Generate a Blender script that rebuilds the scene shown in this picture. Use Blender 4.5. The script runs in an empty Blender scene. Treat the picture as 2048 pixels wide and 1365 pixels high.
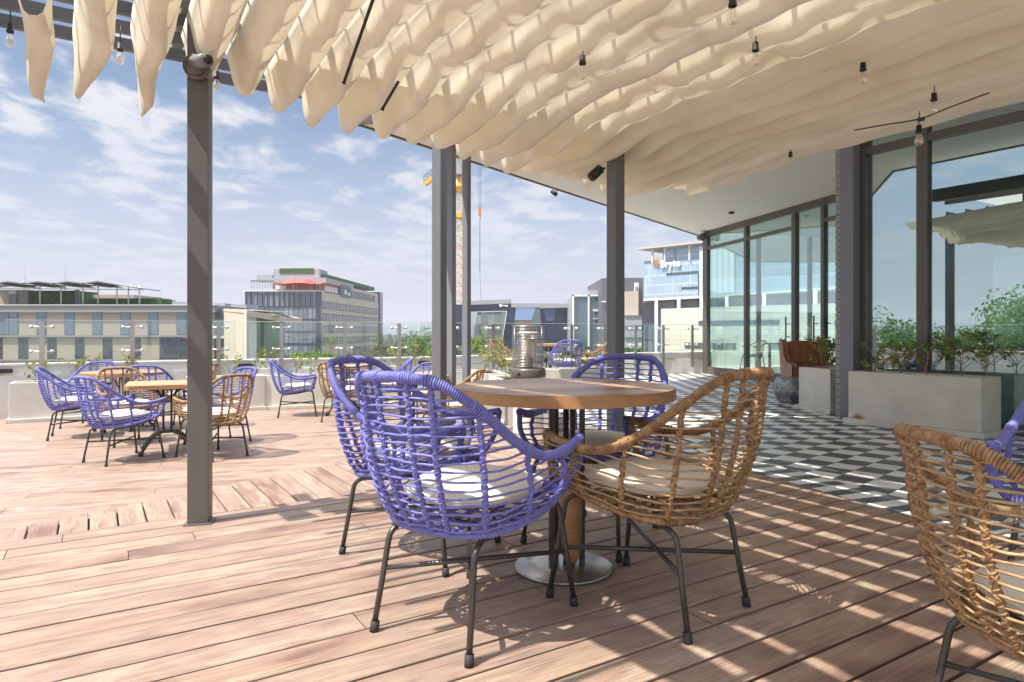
import bpy, math, random
from mathutils import Vector, Matrix, noise
random.seed(7)
R=math.radians
sc=bpy.context.scene
# ------------------------------------------------------------------ camera
CZ=0.975; F=1326.0
cd=bpy.data.cameras.new("camera"); cam=bpy.data.objects.new("camera",cd); sc.collection.objects.link(cam)
cam.location=(0,0,CZ); cam.rotation_euler=(R(90),0,0)
cd.sensor_width=36; cd.lens=F/2048*36; cd.shift_y=-0.009; cd.clip_start=0.05; cd.clip_end=6000
sc.camera=cam
# ------------------------------------------------------------------ sky
SUN_EL=R(60); SA=R(34)
w=bpy.data.worlds.new("World"); sc.world=w; w.use_nodes=True
nt=w.node_tree; nt.nodes.clear()
def N(t,nt_=None,**k):
    n=(nt_ or nt).nodes.new(t)
    for a,b in k.items(): setattr(n,a,b)
    return n
out=N('ShaderNodeOutputWorld'); bg=N('ShaderNodeBackground'); bg.inputs[1].default_value=0.15
sky=N('ShaderNodeTexSky',sky_type='NISHITA',sun_disc=False,sun_elevation=SUN_EL,sun_rotation=math.atan2(-math.cos(SA),-math.sin(SA))%(2*math.pi))
sky.air_density=1.0; sky.dust_density=1.2; sky.ozone_density=2.0; sky.altitude=1500
tc=N('ShaderNodeTexCoord'); sep=N('ShaderNodeSeparateXYZ'); nt.links.new(tc.outputs['Generated'],sep.inputs[0])
def M_(op,a,b=None,c=None,clamp=False):
    n=N('ShaderNodeMath',operation=op,use_clamp=clamp)
    for i,x in enumerate((a,b,c)):
        if x is None: continue
        if isinstance(x,(int,float)): n.inputs[i].default_value=x
        else: nt.links.new(x,n.inputs[i])
    return n.outputs[0]
zz=M_('MAXIMUM',sep.outputs[2],0.0); den=M_('ADD',zz,0.10)
cx=M_('DIVIDE',sep.outputs[0],den); cy=M_('DIVIDE',sep.outputs[1],den)
cmb=N('ShaderNodeCombineXYZ'); nt.links.new(cx,cmb.inputs[0]); nt.links.new(cy,cmb.inputs[1])
def noise_(scale,det,rough,dist=0,off=(0,0,0),sc3=(1,1,1)):
    mp=N('ShaderNodeMapping'); mp.inputs['Location'].default_value=off; mp.inputs['Scale'].default_value=sc3
    nt.links.new(cmb.outputs[0],mp.inputs[0])
    n=N('ShaderNodeTexNoise'); n.inputs['Scale'].default_value=scale; n.inputs['Detail'].default_value=det
    n.inputs['Roughness'].default_value=rough; n.inputs['Distortion'].default_value=dist
    nt.links.new(mp.outputs[0],n.inputs['Vector']); return n.outputs['Fac']
n1=noise_(3.6,9,0.62,0.25,(3.1,1.7,0),(1,0.8,1)); n2=noise_(0.8,3,0.5,0,(7.3,2.2,0))
mix=M_('ADD',M_('MULTIPLY',n1,0.72),M_('MULTIPLY',n2,0.38))
mr=N('ShaderNodeMapRange',interpolation_type='SMOOTHSTEP'); nt.links.new(mix,mr.inputs[0])
mr.inputs[1].default_value=0.51; mr.inputs[2].default_value=0.65
# thinner clouds close to the horizon
thin=N('ShaderNodeMapRange'); nt.links.new(sep.outputs[2],thin.inputs[0]); thin.inputs[1].default_value=0.0; thin.inputs[2].default_value=0.30
thin.inputs[3].default_value=0.22; thin.inputs[4].default_value=0.95
cf=M_('MULTIPLY',mr.outputs[0],thin.outputs[0],clamp=True)
hz=N('ShaderNodeMapRange',interpolation_type='SMOOTHSTEP'); nt.links.new(sep.outputs[2],hz.inputs[0])
hz.inputs[1].default_value=-0.02; hz.inputs[2].default_value=0.34; hz.inputs[3].default_value=0.92; hz.inputs[4].default_value=0.0
def mixc(fac,a,b):
    n=N('ShaderNodeMix',data_type='RGBA')
    nt.links.new(fac,n.inputs[0])
    for i,x in ((6,a),(7,b)):
        if isinstance(x,tuple): n.inputs[i].default_value=x
        else: nt.links.new(x,n.inputs[i])
    return n.outputs[2]
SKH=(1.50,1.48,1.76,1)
br=N('ShaderNodeMapRange',interpolation_type='SMOOTHSTEP'); nt.links.new(sep.outputs[2],br.inputs[0]); br.inputs[1].default_value=0.32; br.inputs[2].default_value=0.75; br.inputs[3].default_value=2.1; br.inputs[4].default_value=9.0  # clouds brightened high above the frame to add fill light
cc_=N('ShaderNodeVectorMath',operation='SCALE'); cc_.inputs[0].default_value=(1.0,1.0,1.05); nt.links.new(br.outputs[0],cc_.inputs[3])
bs=N('ShaderNodeMapRange',interpolation_type='SMOOTHSTEP'); nt.links.new(sep.outputs[2],bs.inputs[0]); bs.inputs[1].default_value=0.42; bs.inputs[2].default_value=0.8; bs.inputs[3].default_value=0.36; bs.inputs[4].default_value=1.0  # clear sky dimmed low down, kept full overhead as fill
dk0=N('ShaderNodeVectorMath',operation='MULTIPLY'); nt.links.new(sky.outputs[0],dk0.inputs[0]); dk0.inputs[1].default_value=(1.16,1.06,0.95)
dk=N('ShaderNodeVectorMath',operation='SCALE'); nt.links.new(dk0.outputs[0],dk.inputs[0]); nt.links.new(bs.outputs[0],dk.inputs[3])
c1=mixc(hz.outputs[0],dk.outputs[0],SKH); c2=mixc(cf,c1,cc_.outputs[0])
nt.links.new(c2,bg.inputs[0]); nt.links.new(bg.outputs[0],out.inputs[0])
# ------------------------------------------------------------------ sun
sd=bpy.data.lights.new("sun",'SUN'); sd.energy=2.7; sd.angle=R(0.5); sd.color=(1.0,0.93,0.82)
so=bpy.data.objects.new("sun",sd); sc.collection.objects.link(so)
sdir=Vector((-math.cos(SA)*math.cos(SUN_EL),-math.sin(SA)*math.cos(SUN_EL),math.sin(SUN_EL)))
so.rotation_euler=sdir.to_track_quat('Z','Y').to_euler(); so.location=(-10,-8,20)
sc.view_settings.view_transform='Standard'; sc.view_settings.look='None'; sc.view_settings.gamma=1
sc.view_settings.exposure=1.5
sc.render.engine='CYCLES'
try:
    sc.cycles.max_bounces=10; sc.cycles.transparent_max_bounces=16; sc.cycles.glossy_bounces=4; sc.cycles.transmission_bounces=6
except Exception: pass

# ------------------------------------------------------------------ geometry helpers
C=sc.collection
UA=R(32); uc,us=math.cos(UA),math.sin(UA)
def UV(u,v): return (u*uc-v*us, u*us+v*uc)
def toUV(x,y): return (x*uc+y*us, -x*us+y*uc)
def flo(px,py,z=0.0):
    Y=(CZ-z)*F/(py-664.0); return ((px-1024.0)*Y/F, Y)
def at(px,py,Y): return ((px-1024.0)*Y/F, Y, CZ-(py-664.0)*Y/F)
class MB:
    def __init__(s): s.v=[]; s.f=[]; s.uv=[]; s.mi=[]; s.col=[]; s.sm=[]
    def face(s,pts,uv=None,mi=0,col=0.5,smooth=False):
        b=len(s.v); s.v+= [tuple(p) for p in pts]; s.f.append(tuple(range(b,b+len(pts))))
        s.uv.append(uv); s.mi.append(mi); s.col.append(col); s.sm.append(smooth)
    def mesh(s,vs,fs,mi=0,col=0.5,smooth=False):
        b=len(s.v); s.v+=[tuple(p) for p in vs]
        for f in fs:
            s.f.append(tuple(i+b for i in f)); s.uv.append(None); s.mi.append(mi); s.col.append(col); s.sm.append(smooth)
    def obox(s,c,ax,ay,az,mi=0,col=0.5):   # centre, three half-extent vectors
        c=Vector(c); ax=Vector(ax); ay=Vector(ay); az=Vector(az)
        vs=[c+ax*i+ay*j+az*k for k in (-1,1) for j in (-1,1) for i in (-1,1)]
        s.mesh(vs,[(0,2,3,1),(4,5,7,6),(0,1,5,4),(2,6,7,3),(0,4,6,2),(1,3,7,5)],mi,col)
    def box(s,x0,y0,z0,x1,y1,z1,mi=0,col=0.5):
        s.obox(((x0+x1)/2,(y0+y1)/2,(z0+z1)/2),((x1-x0)/2,0,0),(0,(y1-y0)/2,0),(0,0,(z1-z0)/2),mi,col)
    def rbox(s,cx,cy,z0,z1,sx,sy,ang,mi=0,col=0.5):
        ca,sa=math.cos(ang),math.sin(ang)
        s.obox((cx,cy,(z0+z1)/2),(ca*sx/2,sa*sx/2,0),(-sa*sy/2,ca*sy/2,0),(0,0,(z1-z0)/2),mi,col)
    def bar(s,a,b,w,h,mi=0,col=0.5,up=(0,0,1)):
        a=Vector(a); b=Vector(b); d=(b-a); L=d.length; d.normalize(); upv=Vector(up)
        if abs(d.dot(upv))>0.98: upv=Vector((1,0,0))
        sd_=d.cross(upv).normalized(); u2=sd_.cross(d)
        s.obox((a+b)/2,d*L/2,sd_*w/2,u2*h/2,mi,col)
    def prism(s,poly,z0,z1,mi=0,col=0.5,uvf=None):
        n=len(poly)
        s.face([(x,y,z1) for x,y in poly],[uvf(x,y) for x,y in poly] if uvf else None,mi,col)
        s.face([(x,y,z0) for x,y in reversed(poly)],None,mi,col)
        for i in range(n):
            a=poly[i]; b=poly[(i+1)%n]
            s.face([(a[0],a[1],z0),(b[0],b[1],z0),(b[0],b[1],z1),(a[0],a[1],z1)],None,mi,col)
    def tube(s,pts,r,n=6,closed=False,caps=True,rf=None,mi=0,col=0.5,flat=False):
        pts=[Vector(p) for p in pts]; m=len(pts); ring=[]
        prev=None
        for i,p in enumerate(pts):
            if closed: t=(pts[(i+1)%m]-pts[i-1])
            else: t=pts[min(i+1,m-1)]-pts[max(i-1,0)]
            if t.length<1e-9: t=Vector((0,0,1))
            t.normalize()
            if prev is None:
                a=Vector((0,0,1)) if abs(t.z)<0.9 else Vector((1,0,0)); nn=t.cross(a).normalized()
            else:
                nn=prev-t*prev.dot(t)
                if nn.length<1e-6: nn=t.cross(Vector((0.3,0.5,0.8)))
                nn.normalize()
            prev=nn; bb=t.cross(nn); rr=r*(rf(i/(max(1,m-1))) if rf else 1)
            ring.append([p+(nn*math.cos(2*math.pi*k/n)+bb*math.sin(2*math.pi*k/n))*rr for k in range(n)])
        vs=[q for rg in ring for q in rg]; fs=[]
        for i in range(m if closed else m-1):
            j=(i+1)%m
            for k in range(n):
                k2=(k+1)%n; fs.append((i*n+k,i*n+k2,j*n+k2,j*n+k))
        if caps and not closed:
            fs.append(tuple(range(n-1,-1,-1))); fs.append(tuple((m-1)*n+k for k in range(n)))
        s.mesh(vs,fs,mi,col,not flat)
    def lathe(s,prof,c=(0,0,0),n=24,mi=0,col=0.5,smooth=True):
        vs=[]; fs=[]; m=len(prof)
        for r,z in prof:
            for k in range(n):
                a=2*math.pi*k/n; vs.append((c[0]+r*math.cos(a),c[1]+r*math.sin(a),c[2]+z))
        for i in range(m-1):
            for k in range(n):
                k2=(k+1)%n; fs.append((i*n+k,i*n+k2,(i+1)*n+k2,(i+1)*n+k))
        if prof[0][0]>1e-5: fs.append(tuple(range(n-1,-1,-1)))
        if prof[-1][0]>1e-5: fs.append(tuple((m-1)*n+k for k in range(n)))
        s.mesh(vs,fs,mi,col,smooth)
    def build(s,name,mats,parent=None,off=None,kind=None,bevel=0,sharp=40):
        me=bpy.data.meshes.new(name)
        vs=s.v
        if off is not None: vs=[(x-off[0],y-off[1],z-off[2]) for x,y,z in vs]
        me.from_pydata(vs,[],s.f)
        if not isinstance(mats,(list,tuple)): mats=[mats]
        for m in mats: me.materials.append(m)
        me.polygons.foreach_set('material_index',s.mi); me.polygons.foreach_set('use_smooth',s.sm)
        if any(u is not None for u in s.uv):
            l=me.uv_layers.new(name='UVMap'); i=0; arr=[]
            for f,u in zip(s.f,s.uv):
                arr += [c for p in (u if u else [(0,0)]*len(f)) for c in p]
            l.data.foreach_set('uv',arr)
        a=me.attributes.new('rnd','FLOAT','FACE'); a.data.foreach_set('value',s.col)
        me.update()
        o=bpy.data.objects.new(name,me); C.objects.link(o)
        if parent: o.parent=parent
        if kind: o['kind']=kind
        if bevel:
            b=o.modifiers.new('b','BEVEL'); b.width=bevel; b.segments=2; b.limit_method='ANGLE'; b.angle_limit=R(40)
        return o
def tag(o,label=None,cat=None,group=None,kind=None):
    if label: o['label']=label
    if cat: o['category']=cat
    if group: o['group']=group
    if kind: o['kind']=kind
    return o
def empty(name,loc,rz,label,cat,group=None):
    o=bpy.data.objects.new(name,None); C.objects.link(o); o.location=loc; o.rotation_euler=(0,0,rz); o.empty_display_size=0.2
    return tag(o,label,cat,group)
def copy_tree(o,parent=None):
    c=o.copy(); C.objects.link(c)
    if parent: c.parent=parent
    for ch in [x for x in KIDS.get(o.name,[])]:
        copy_tree(ch,c)
    return c
KIDS={}
def reg(o):   # remember the children of a prototype (fast lookups)
    ch=[x for x in C.objects if x.parent==o]
    KIDS[o.name]=ch
    for x in ch: reg(x)
def clone(proto,loc,rz,label,group=None):
    c=copy_tree(proto); c.location=loc; c.rotation_euler=(0,0,rz); c['label']=label
    if group: c['group']=group
    return c
def catmull(P,n):
    P=[Vector(p) for p in P]; Q=[P[0]*2-P[1]]+P+[P[-1]*2-P[-2]]; o=[]
    segs=len(P)-1
    for i in range(n):
        t=i/(n-1)*segs; k=min(int(t),segs-1); t-=k; a,b,c,d=Q[k],Q[k+1],Q[k+2],Q[k+3]
        o.append(0.5*((2*b)+(c-a)*t+(2*a-5*b+4*c-d)*t*t+(3*b-a-3*c+d)*t**3))
    return o
def clip(poly,px,py,nx,ny):    # keep side where (p-(px,py)).n >= 0
    o=[]
    for i in range(len(poly)):
        a=poly[i]; b=poly[(i+1)%len(poly)]
        da=(a[0]-px)*nx+(a[1]-py)*ny; db=(b[0]-px)*nx+(b[1]-py)*ny
        if da>=0: o.append(a)
        if da*db<0:
            t=da/(da-db); o.append((a[0]+(b[0]-a[0])*t,a[1]+(b[1]-a[1])*t))
    return o

# ------------------------------------------------------------------ materials
def mat(name,base,rough=0.6,metal=0.0,spec=0.5,noise_amt=0.0,noise_scale=5.0,base2=None,bump=0.0,bscale=None,alpha=None):
    m=bpy.data.materials.new(name); m.use_nodes=True; t=m.node_tree; b=t.nodes['Principled BSDF']
    b.inputs['Base Color'].default_value=(*base,1); b.inputs['Roughness'].default_value=rough; b.inputs['Metallic'].default_value=metal
    b.inputs['Specular IOR Level'].default_value=spec
    if noise_amt or bump:
        co=t.nodes.new('ShaderNodeTexCoord'); nz=t.nodes.new('ShaderNodeTexNoise'); nz.inputs['Scale'].default_value=noise_scale
        nz.inputs['Detail'].default_value=7; nz.inputs['Roughness'].default_value=0.62
        t.links.new(co.outputs['Object'],nz.inputs['Vector'])
        if noise_amt:
            mx=t.nodes.new('ShaderNodeMix'); mx.data_type='RGBA'
            b2=base2 or tuple(c*0.6 for c in base)
            mx.inputs[6].default_value=(*base,1); mx.inputs[7].default_value=(*b2,1)
            rp=t.nodes.new('ShaderNodeMapRange'); rp.inputs[1].default_value=0.35; rp.inputs[2].default_value=0.68; rp.inputs[4].default_value=noise_amt
            t.links.new(nz.outputs['Fac'],rp.inputs[0]); t.links.new(rp.outputs[0],mx.inputs[0]); t.links.new(mx.outputs[2],b.inputs['Base Color'])
        if bump:
            bp=t.nodes.new('ShaderNodeBump'); bp.inputs['Strength'].default_value=bump; bp.inputs['Distance'].default_value=0.01
            nz2=nz
            if bscale:
                nz2=t.nodes.new('ShaderNodeTexNoise'); nz2.inputs['Scale'].default_value=bscale; nz2.inputs['Detail'].default_value=4
                t.links.new(co.outputs['Object'],nz2.inputs['Vector'])
            t.links.new(nz2.outputs['Fac'],bp.inputs['Height']); t.links.new(bp.outputs[0],b.inputs['Normal'])
    return m
def wood(name,cols,along=1.3,across=26,fine=False,rough=0.55,useuv=True,rndw=0.75,axis=0,bump=0.25,spots=True):
    m=bpy.data.materials.new(name); m.use_nodes=True; t=m.node_tree; b=t.nodes['Principled BSDF']; L=t.links.new
    co=t.nodes.new('ShaderNodeUVMap') if useuv else t.nodes.new('ShaderNodeTexCoord')
    src=co.outputs[0] if useuv else co.outputs['Object']
    at_=t.nodes.new('ShaderNodeAttribute'); at_.attribute_name='rnd'
    mp=t.nodes.new('ShaderNodeMapping'); s=[across,across,across]; s[axis]=along; mp.inputs['Scale'].default_value=s
    L(src,mp.inputs[0])
    ad=t.nodes.new('ShaderNodeVectorMath'); ad.operation='ADD'; L(mp.outputs[0],ad.inputs[0])
    sc_=t.nodes.new('ShaderNodeVectorMath'); sc_.operation='SCALE'; sc_.inputs[0].default_value=(37,51,11); L(at_.outputs['Fac'],sc_.inputs[3]); L(sc_.outputs[0],ad.inputs[1])
    nz=t.nodes.new('ShaderNodeTexNoise'); nz.inputs['Scale'].default_value=1; nz.inputs['Detail'].default_value=8; nz.inputs['Roughness'].default_value=0.68; nz.inputs['Distortion'].default_value=0.7
    L(ad.outputs[0],nz.inputs['Vector'])
    nz2=t.nodes.new('ShaderNodeTexNoise'); nz2.inputs['Scale'].default_value=2.2; nz2.inputs['Detail'].default_value=5
    mp2=t.nodes.new('ShaderNodeMapping'); s2=[4,4,4]; s2[axis]=1.3; mp2.inputs['Scale'].default_value=s2; L(src,mp2.inputs[0])
    ad2=t.nodes.new('ShaderNodeVectorMath'); ad2.operation='ADD'; L(mp2.outputs[0],ad2.inputs[0]); L(sc_.outputs[0],ad2.inputs[1]); L(ad2.outputs[0],nz2.inputs['Vector'])
    rp=t.nodes.new('ShaderNodeValToRGB'); n=len(cols)
    rp.color_ramp.elements[0].position=0.0; rp.color_ramp.elements[0].color=(*cols[0],1)
    rp.color_ramp.elements[1].position=1.0; rp.color_ramp.elements[1].color=(*cols[-1],1)
    for i,c in enumerate(cols[1:-1]):
        e=rp.color_ramp.elements.new((i+1)/(n-1)); e.color=(*c,1)
    def mth(op,a,b_):
        q=t.nodes.new('ShaderNodeMath'); q.operation=op
        for i,x in enumerate((a,b_)):
            if isinstance(x,(int,float)): q.inputs[i].default_value=x
            else: L(x,q.inputs[i])
        return q.outputs[0]
    f=mth('ADD',mth('MULTIPLY',at_.outputs['Fac'],rndw),mth('MULTIPLY',mth('SUBTRACT',nz2.outputs['Fac'],0.5),1.5))
    f=mth('ADD',f,(1-rndw)*0.5)
    L(f,rp.inputs[0])
    mx=t.nodes.new('ShaderNodeMix'); mx.data_type='RGBA'; mx.blend_type='MULTIPLY'; mx.inputs[0].default_value=1
    g=t.nodes.new('ShaderNodeMapRange'); g.inputs[1].default_value=0.3; g.inputs[2].default_value=0.7; g.inputs[3].default_value=0.72; g.inputs[4].default_value=1.12
    L(nz.outputs['Fac'],g.inputs[0]); L(rp.outputs[0],mx.inputs[6]); L(g.outputs[0],mx.inputs[7])
    last=mx.outputs[2]
    if fine:
        mp3=t.nodes.new('ShaderNodeMapping'); s3=[230,230,230]; s3[axis]=5; mp3.inputs['Scale'].default_value=s3; L(src,mp3.inputs[0])
        nz3=t.nodes.new('ShaderNodeTexNoise'); nz3.inputs['Scale'].default_value=1; nz3.inputs['Detail'].default_value=3; L(mp3.outputs[0],nz3.inputs['Vector'])
        g3=t.nodes.new('ShaderNodeMapRange'); g3.inputs[1].default_value=0.36; g3.inputs[2].default_value=0.5; g3.inputs[3].default_value=0.62; g3.inputs[4].default_value=1.05; L(nz3.outputs['Fac'],g3.inputs[0])
        m4=t.nodes.new('ShaderNodeMix'); m4.data_type='RGBA'; m4.blend_type='MULTIPLY'; m4.inputs[0].default_value=1; L(last,m4.inputs[6]); L(g3.outputs[0],m4.inputs[7])
        # worn dirty blotches
        nz4=t.nodes.new('ShaderNodeTexNoise'); nz4.inputs['Scale'].default_value=1.7; nz4.inputs['Detail'].default_value=9; nz4.inputs['Roughness'].default_value=0.7; L(src,nz4.inputs['Vector'])
        g4=t.nodes.new('ShaderNodeMapRange'); g4.inputs[1].default_value=0.50; g4.inputs[2].default_value=0.66; g4.inputs[3].default_value=0.0; g4.inputs[4].default_value=0.55; L(nz4.outputs['Fac'],g4.inputs[0])
        m5=t.nodes.new('ShaderNodeMix'); m5.data_type='RGBA'; m5.inputs[7].default_value=(0.27,0.20,0.165,1); L(g4.outputs[0],m5.inputs[0]); L(m4.outputs[2],m5.inputs[6]); last=m5.outputs[2]
    L(last,b.inputs['Base Color']); b.inputs['Roughness'].default_value=rough
    bp=t.nodes.new('ShaderNodeBump'); bp.inputs['Strength'].default_value=bump; bp.inputs['Distance'].default_value=0.004; L(nz.outputs['Fac'],bp.inputs['Height']); L(bp.outputs[0],b.inputs['Normal'])
    return m
def glass(name,tint=(0.9,0.97,0.95),refl=0.08,rough=0.0,rcol=(1,1,1),f90=0.9):
    m=bpy.data.materials.new(name); m.use_nodes=True; t=m.node_tree; t.nodes.clear(); L=t.links.new
    o=t.nodes.new('ShaderNodeOutputMaterial'); tr=t.nodes.new('ShaderNodeBsdfTransparent'); gl=t.nodes.new('ShaderNodeBsdfGlossy')
    tr.inputs[0].default_value=(*tint,1); gl.inputs['Roughness'].default_value=rough; gl.inputs[0].default_value=(*rcol,1)
    lw=t.nodes.new('ShaderNodeLayerWeight'); lw.inputs[0].default_value=0.5
    p=t.nodes.new('ShaderNodeMath'); p.operation='POWER'; L(lw.outputs['Facing'],p.inputs[0]); p.inputs[1].default_value=3.5
    mr_=t.nodes.new('ShaderNodeMapRange'); L(p.outputs[0],mr_.inputs[0]); mr_.inputs[3].default_value=refl; mr_.inputs[4].default_value=f90
    mx=t.nodes.new('ShaderNodeMixShader'); L(mr_.outputs[0],mx.inputs[0]); L(tr.outputs[0],mx.inputs[1]); L(gl.outputs[0],mx.inputs[2]); L(mx.outputs[0],o.inputs[0])
    return m
def leafmat(name,c1,c2):
    m=bpy.data.materials.new(name); m.use_nodes=True; t=m.node_tree; t.nodes.clear(); L=t.links.new
    o=t.nodes.new('ShaderNodeOutputMaterial'); d=t.nodes.new('ShaderNodeBsdfDiffuse'); tl=t.nodes.new('ShaderNodeBsdfTranslucent')
    a=t.nodes.new('ShaderNodeAttribute'); a.attribute_name='rnd'
    mx=t.nodes.new('ShaderNodeMix'); mx.data_type='RGBA'; mx.inputs[6].default_value=(*c1,1); mx.inputs[7].default_value=(*c2,1); L(a.outputs['Fac'],mx.inputs[0])
    L(mx.outputs[2],d.inputs[0]); L(mx.outputs[2],tl.inputs[0])
    s=t.nodes.new('ShaderNodeMixShader'); s.inputs[0].default_value=0.35; L(d.outputs[0],s.inputs[1]); L(tl.outputs[0],s.inputs[2]); L(s.outputs[0],o.inputs[0])
    return m
Mt={}
Mt['deck']=wood('deck_wood',[(0.22,0.13,0.10),(0.33,0.215,0.16),(0.39,0.285,0.21),(0.33,0.22,0.175),(0.42,0.325,0.245),(0.29,0.18,0.14)],rndw=0.75,across=34,fine=True,bump=0.5)
Mt['table']=wood('table_wood',[(0.22,0.11,0.055),(0.44,0.28,0.16),(0.60,0.43,0.28)],along=1.5,across=40,useuv=False,rndw=0.9,rough=0.30)
Mt['table_edge']=wood('table_edge_wood',[(0.25,0.11,0.04),(0.42,0.22,0.09),(0.50,0.30,0.14)],along=3,across=20,useuv=False,rndw=0.3,rough=0.4)
Mt['paletable']=wood('pale_table_wood',[(0.42,0.24,0.12),(0.50,0.32,0.17),(0.55,0.38,0.22)],along=1.2,across=22,useuv=False,rndw=0.5,rough=0.4)
Mt['void']=mat('void_dark',(0.025,0.018,0.014),0.9)
Mt['postg']=mat('post_grey_paint',(0.15,0.155,0.165),0.40,0.0,0.5,0.35,14,(0.12,0.12,0.125))
Mt['post']=mat('post_paint',(0.115,0.105,0.10),0.42,0.0,0.5,0.35,14,(0.09,0.08,0.075))
Mt['frame']=mat('bronze_frame',(0.12,0.105,0.095),0.38,0.15,0.5)
Mt['column']=mat('grey_column',(0.19,0.195,0.22),0.45)
Mt['brick']=mat('grey_brick',(0.36,0.36,0.36),0.8,0,0.3,0.6,40,(0.25,0.25,0.26),0.5)
Mt['purple']=mat('purple_paint',(0.20,0.21,0.55),0.42,0,0.5,0.5,45,(0.11,0.10,0.36),0.25)
Mt['rattan']=mat('brown_rattan',(0.46,0.29,0.14),0.42,0,0.5,0.9,38,(0.13,0.055,0.022),0.3)
Mt['cane']=mat('cane_rattan',(0.50,0.35,0.19),0.4,0,0.5,0.9,22,(0.24,0.135,0.07),0.2)
Mt['legs']=mat('gunmetal_legs',(0.085,0.08,0.075),0.35,0.5,0.5)
Mt['cap']=mat('rubber_cap',(0.03,0.03,0.03),0.7)
Mt['cushion']=mat('cushion_cloth',(0.72,0.68,0.58),0.85,0,0.2,0.3,9,(0.62,0.57,0.48),0.3,180)
Mt['planter']=mat('planter_concrete',(0.69,0.67,0.58),0.75,0,0.3,0.8,3.2,(0.56,0.54,0.46),0.12,60)
Mt['wall']=mat('parapet_plaster',(0.68,0.67,0.63),0.8,0,0.3,0.5,1.5,(0.60,0.58,0.54),0.1,30)
Mt['soil']=mat('soil',(0.05,0.035,0.025),0.95,0,0.2,0.7,30,(0.02,0.015,0.01),0.8)
Mt['steel']=mat('brushed_steel',(0.50,0.49,0.46),0.3,0.9)
Mt['chrome']=mat('heater_wire',(0.66,0.64,0.59),0.4,0.4)
Mt['dark']=mat('black_metal',(0.03,0.03,0.03),0.45,0.3)
Mt['soffit']=mat('soffit_plaster',(0.80,0.78,0.71),0.9,0,0.2,0.25,1.2,(0.70,0.68,0.60))
Mt['inner']=mat('interior_plaster',(0.55,0.55,0.52),0.9)
Mt['innerdark']=mat('interior_dark',(0.07,0.07,0.07),0.9)
Mt['leather']=mat('tan_leather',(0.30,0.13,0.055),0.38,0,0.5,0.6,12,(0.22,0.085,0.035),0.3)
Mt['stool']=mat('pewter_stool',(0.30,0.31,0.33),0.32,0.75,0.5,0.4,8,(0.2,0.2,0.22))
sh_=bpy.data.materials.new('added_shade_sheet'); sh_.use_nodes=True; t=sh_.node_tree; t.nodes.clear(); o=t.nodes.new('ShaderNodeOutputMaterial'); d=t.nodes.new('ShaderNodeBsdfDiffuse'); d.inputs[0].default_value=(0.5,0.52,0.52,1); tl=t.nodes.new('ShaderNodeBsdfTranslucent'); tl.inputs[0].default_value=(0.85,0.80,0.72,1); s=t.nodes.new('ShaderNodeMixShader'); s.inputs[0].default_value=0.5
t.links.new(d.outputs[0],s.inputs[1]); t.links.new(tl.outputs[0],s.inputs[2]); t.links.new(s.outputs[0],o.inputs[0]); Mt['sheet']=sh_
Mt['white']=mat('white_paint',(0.78,0.78,0.76),0.45)
Mt['bulb']=glass('bulb_glass',(0.95,0.92,0.86),0.25)
Mt['fil']=mat('filament',(0.8,0.45,0.15),0.4,0.3)
Mt['rail_glass']=glass('rail_glass',(0.925,0.965,0.95),0.05,f90=0.6)
Mt['win']=glass('facade_glass',(0.45,0.56,0.54),0.55,rcol=(0.76,0.89,0.89),f90=0.95)
Mt['door_glass']=glass('door_glass',(0.88,0.96,0.96),0.16,rcol=(0.9,1,1),f90=0.8)
Mt['stem']=mat('plant_stem',(0.36,0.27,0.18),0.8)
Mt['leaf']=leafmat('shrub_leaf',(0.12,0.16,0.045),(0.42,0.44,0.13))
Mt['tree']=leafmat('tree_leaf',(0.035,0.085,0.02),(0.12,0.22,0.05))
Mt['treelight']=leafmat('bright_leaf',(0.10,0.20,0.04),(0.26,0.38,0.09))
Mt['treedry']=leafmat('dry_leaf',(0.10,0.12,0.06),(0.24,0.22,0.15))
Mt['bark']=mat('bark',(0.12,0.085,0.06),0.9)
# canvas: thin cloth that lets some sun through
m=bpy.data.materials.new('canvas'); m.use_nodes=True; t=m.node_tree; t.nodes.clear(); L=t.links.new
o=t.nodes.new('ShaderNodeOutputMaterial'); d=t.nodes.new('ShaderNodeBsdfDiffuse'); tl=t.nodes.new('ShaderNodeBsdfTranslucent'); s=t.nodes.new('ShaderNodeMixShader')
nz=t.nodes.new('ShaderNodeTexNoise'); co=t.nodes.new('ShaderNodeTexCoord'); nz.inputs['Scale'].default_value=2.5; nz.inputs['Detail'].default_value=6; L(co.outputs['Object'],nz.inputs['Vector'])
cr=t.nodes.new('ShaderNodeValToRGB'); cr.color_ramp.elements[0].position=0.3; cr.color_ramp.elements[0].color=(0.79,0.74,0.63,1); cr.color_ramp.elements[1].position=0.7; cr.color_ramp.elements[1].color=(0.88,0.84,0.75,1)
L(nz.outputs['Fac'],cr.inputs[0]); L(cr.outputs[0],d.inputs[0]); L(cr.outputs[0],tl.inputs[0]); s.inputs[0].default_value=0.40
L(d.outputs[0],s.inputs[1]); L(tl.outputs[0],s.inputs[2]); L(s.outputs[0],o.inputs[0])
wv=t.nodes.new('ShaderNodeTexNoise'); wv.inputs['Scale'].default_value=9; wv.inputs['Detail'].default_value=3; L(co.outputs['Object'],wv.inputs['Vector'])
bp=t.nodes.new('ShaderNodeBump'); bp.inputs['Strength'].default_value=0.3; bp.inputs['Distance'].default_value=0.015; L(wv.outputs['Fac'],bp.inputs['Height']); L(bp.outputs[0],d.inputs['Normal'])
Mt['canvas']=m
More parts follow.
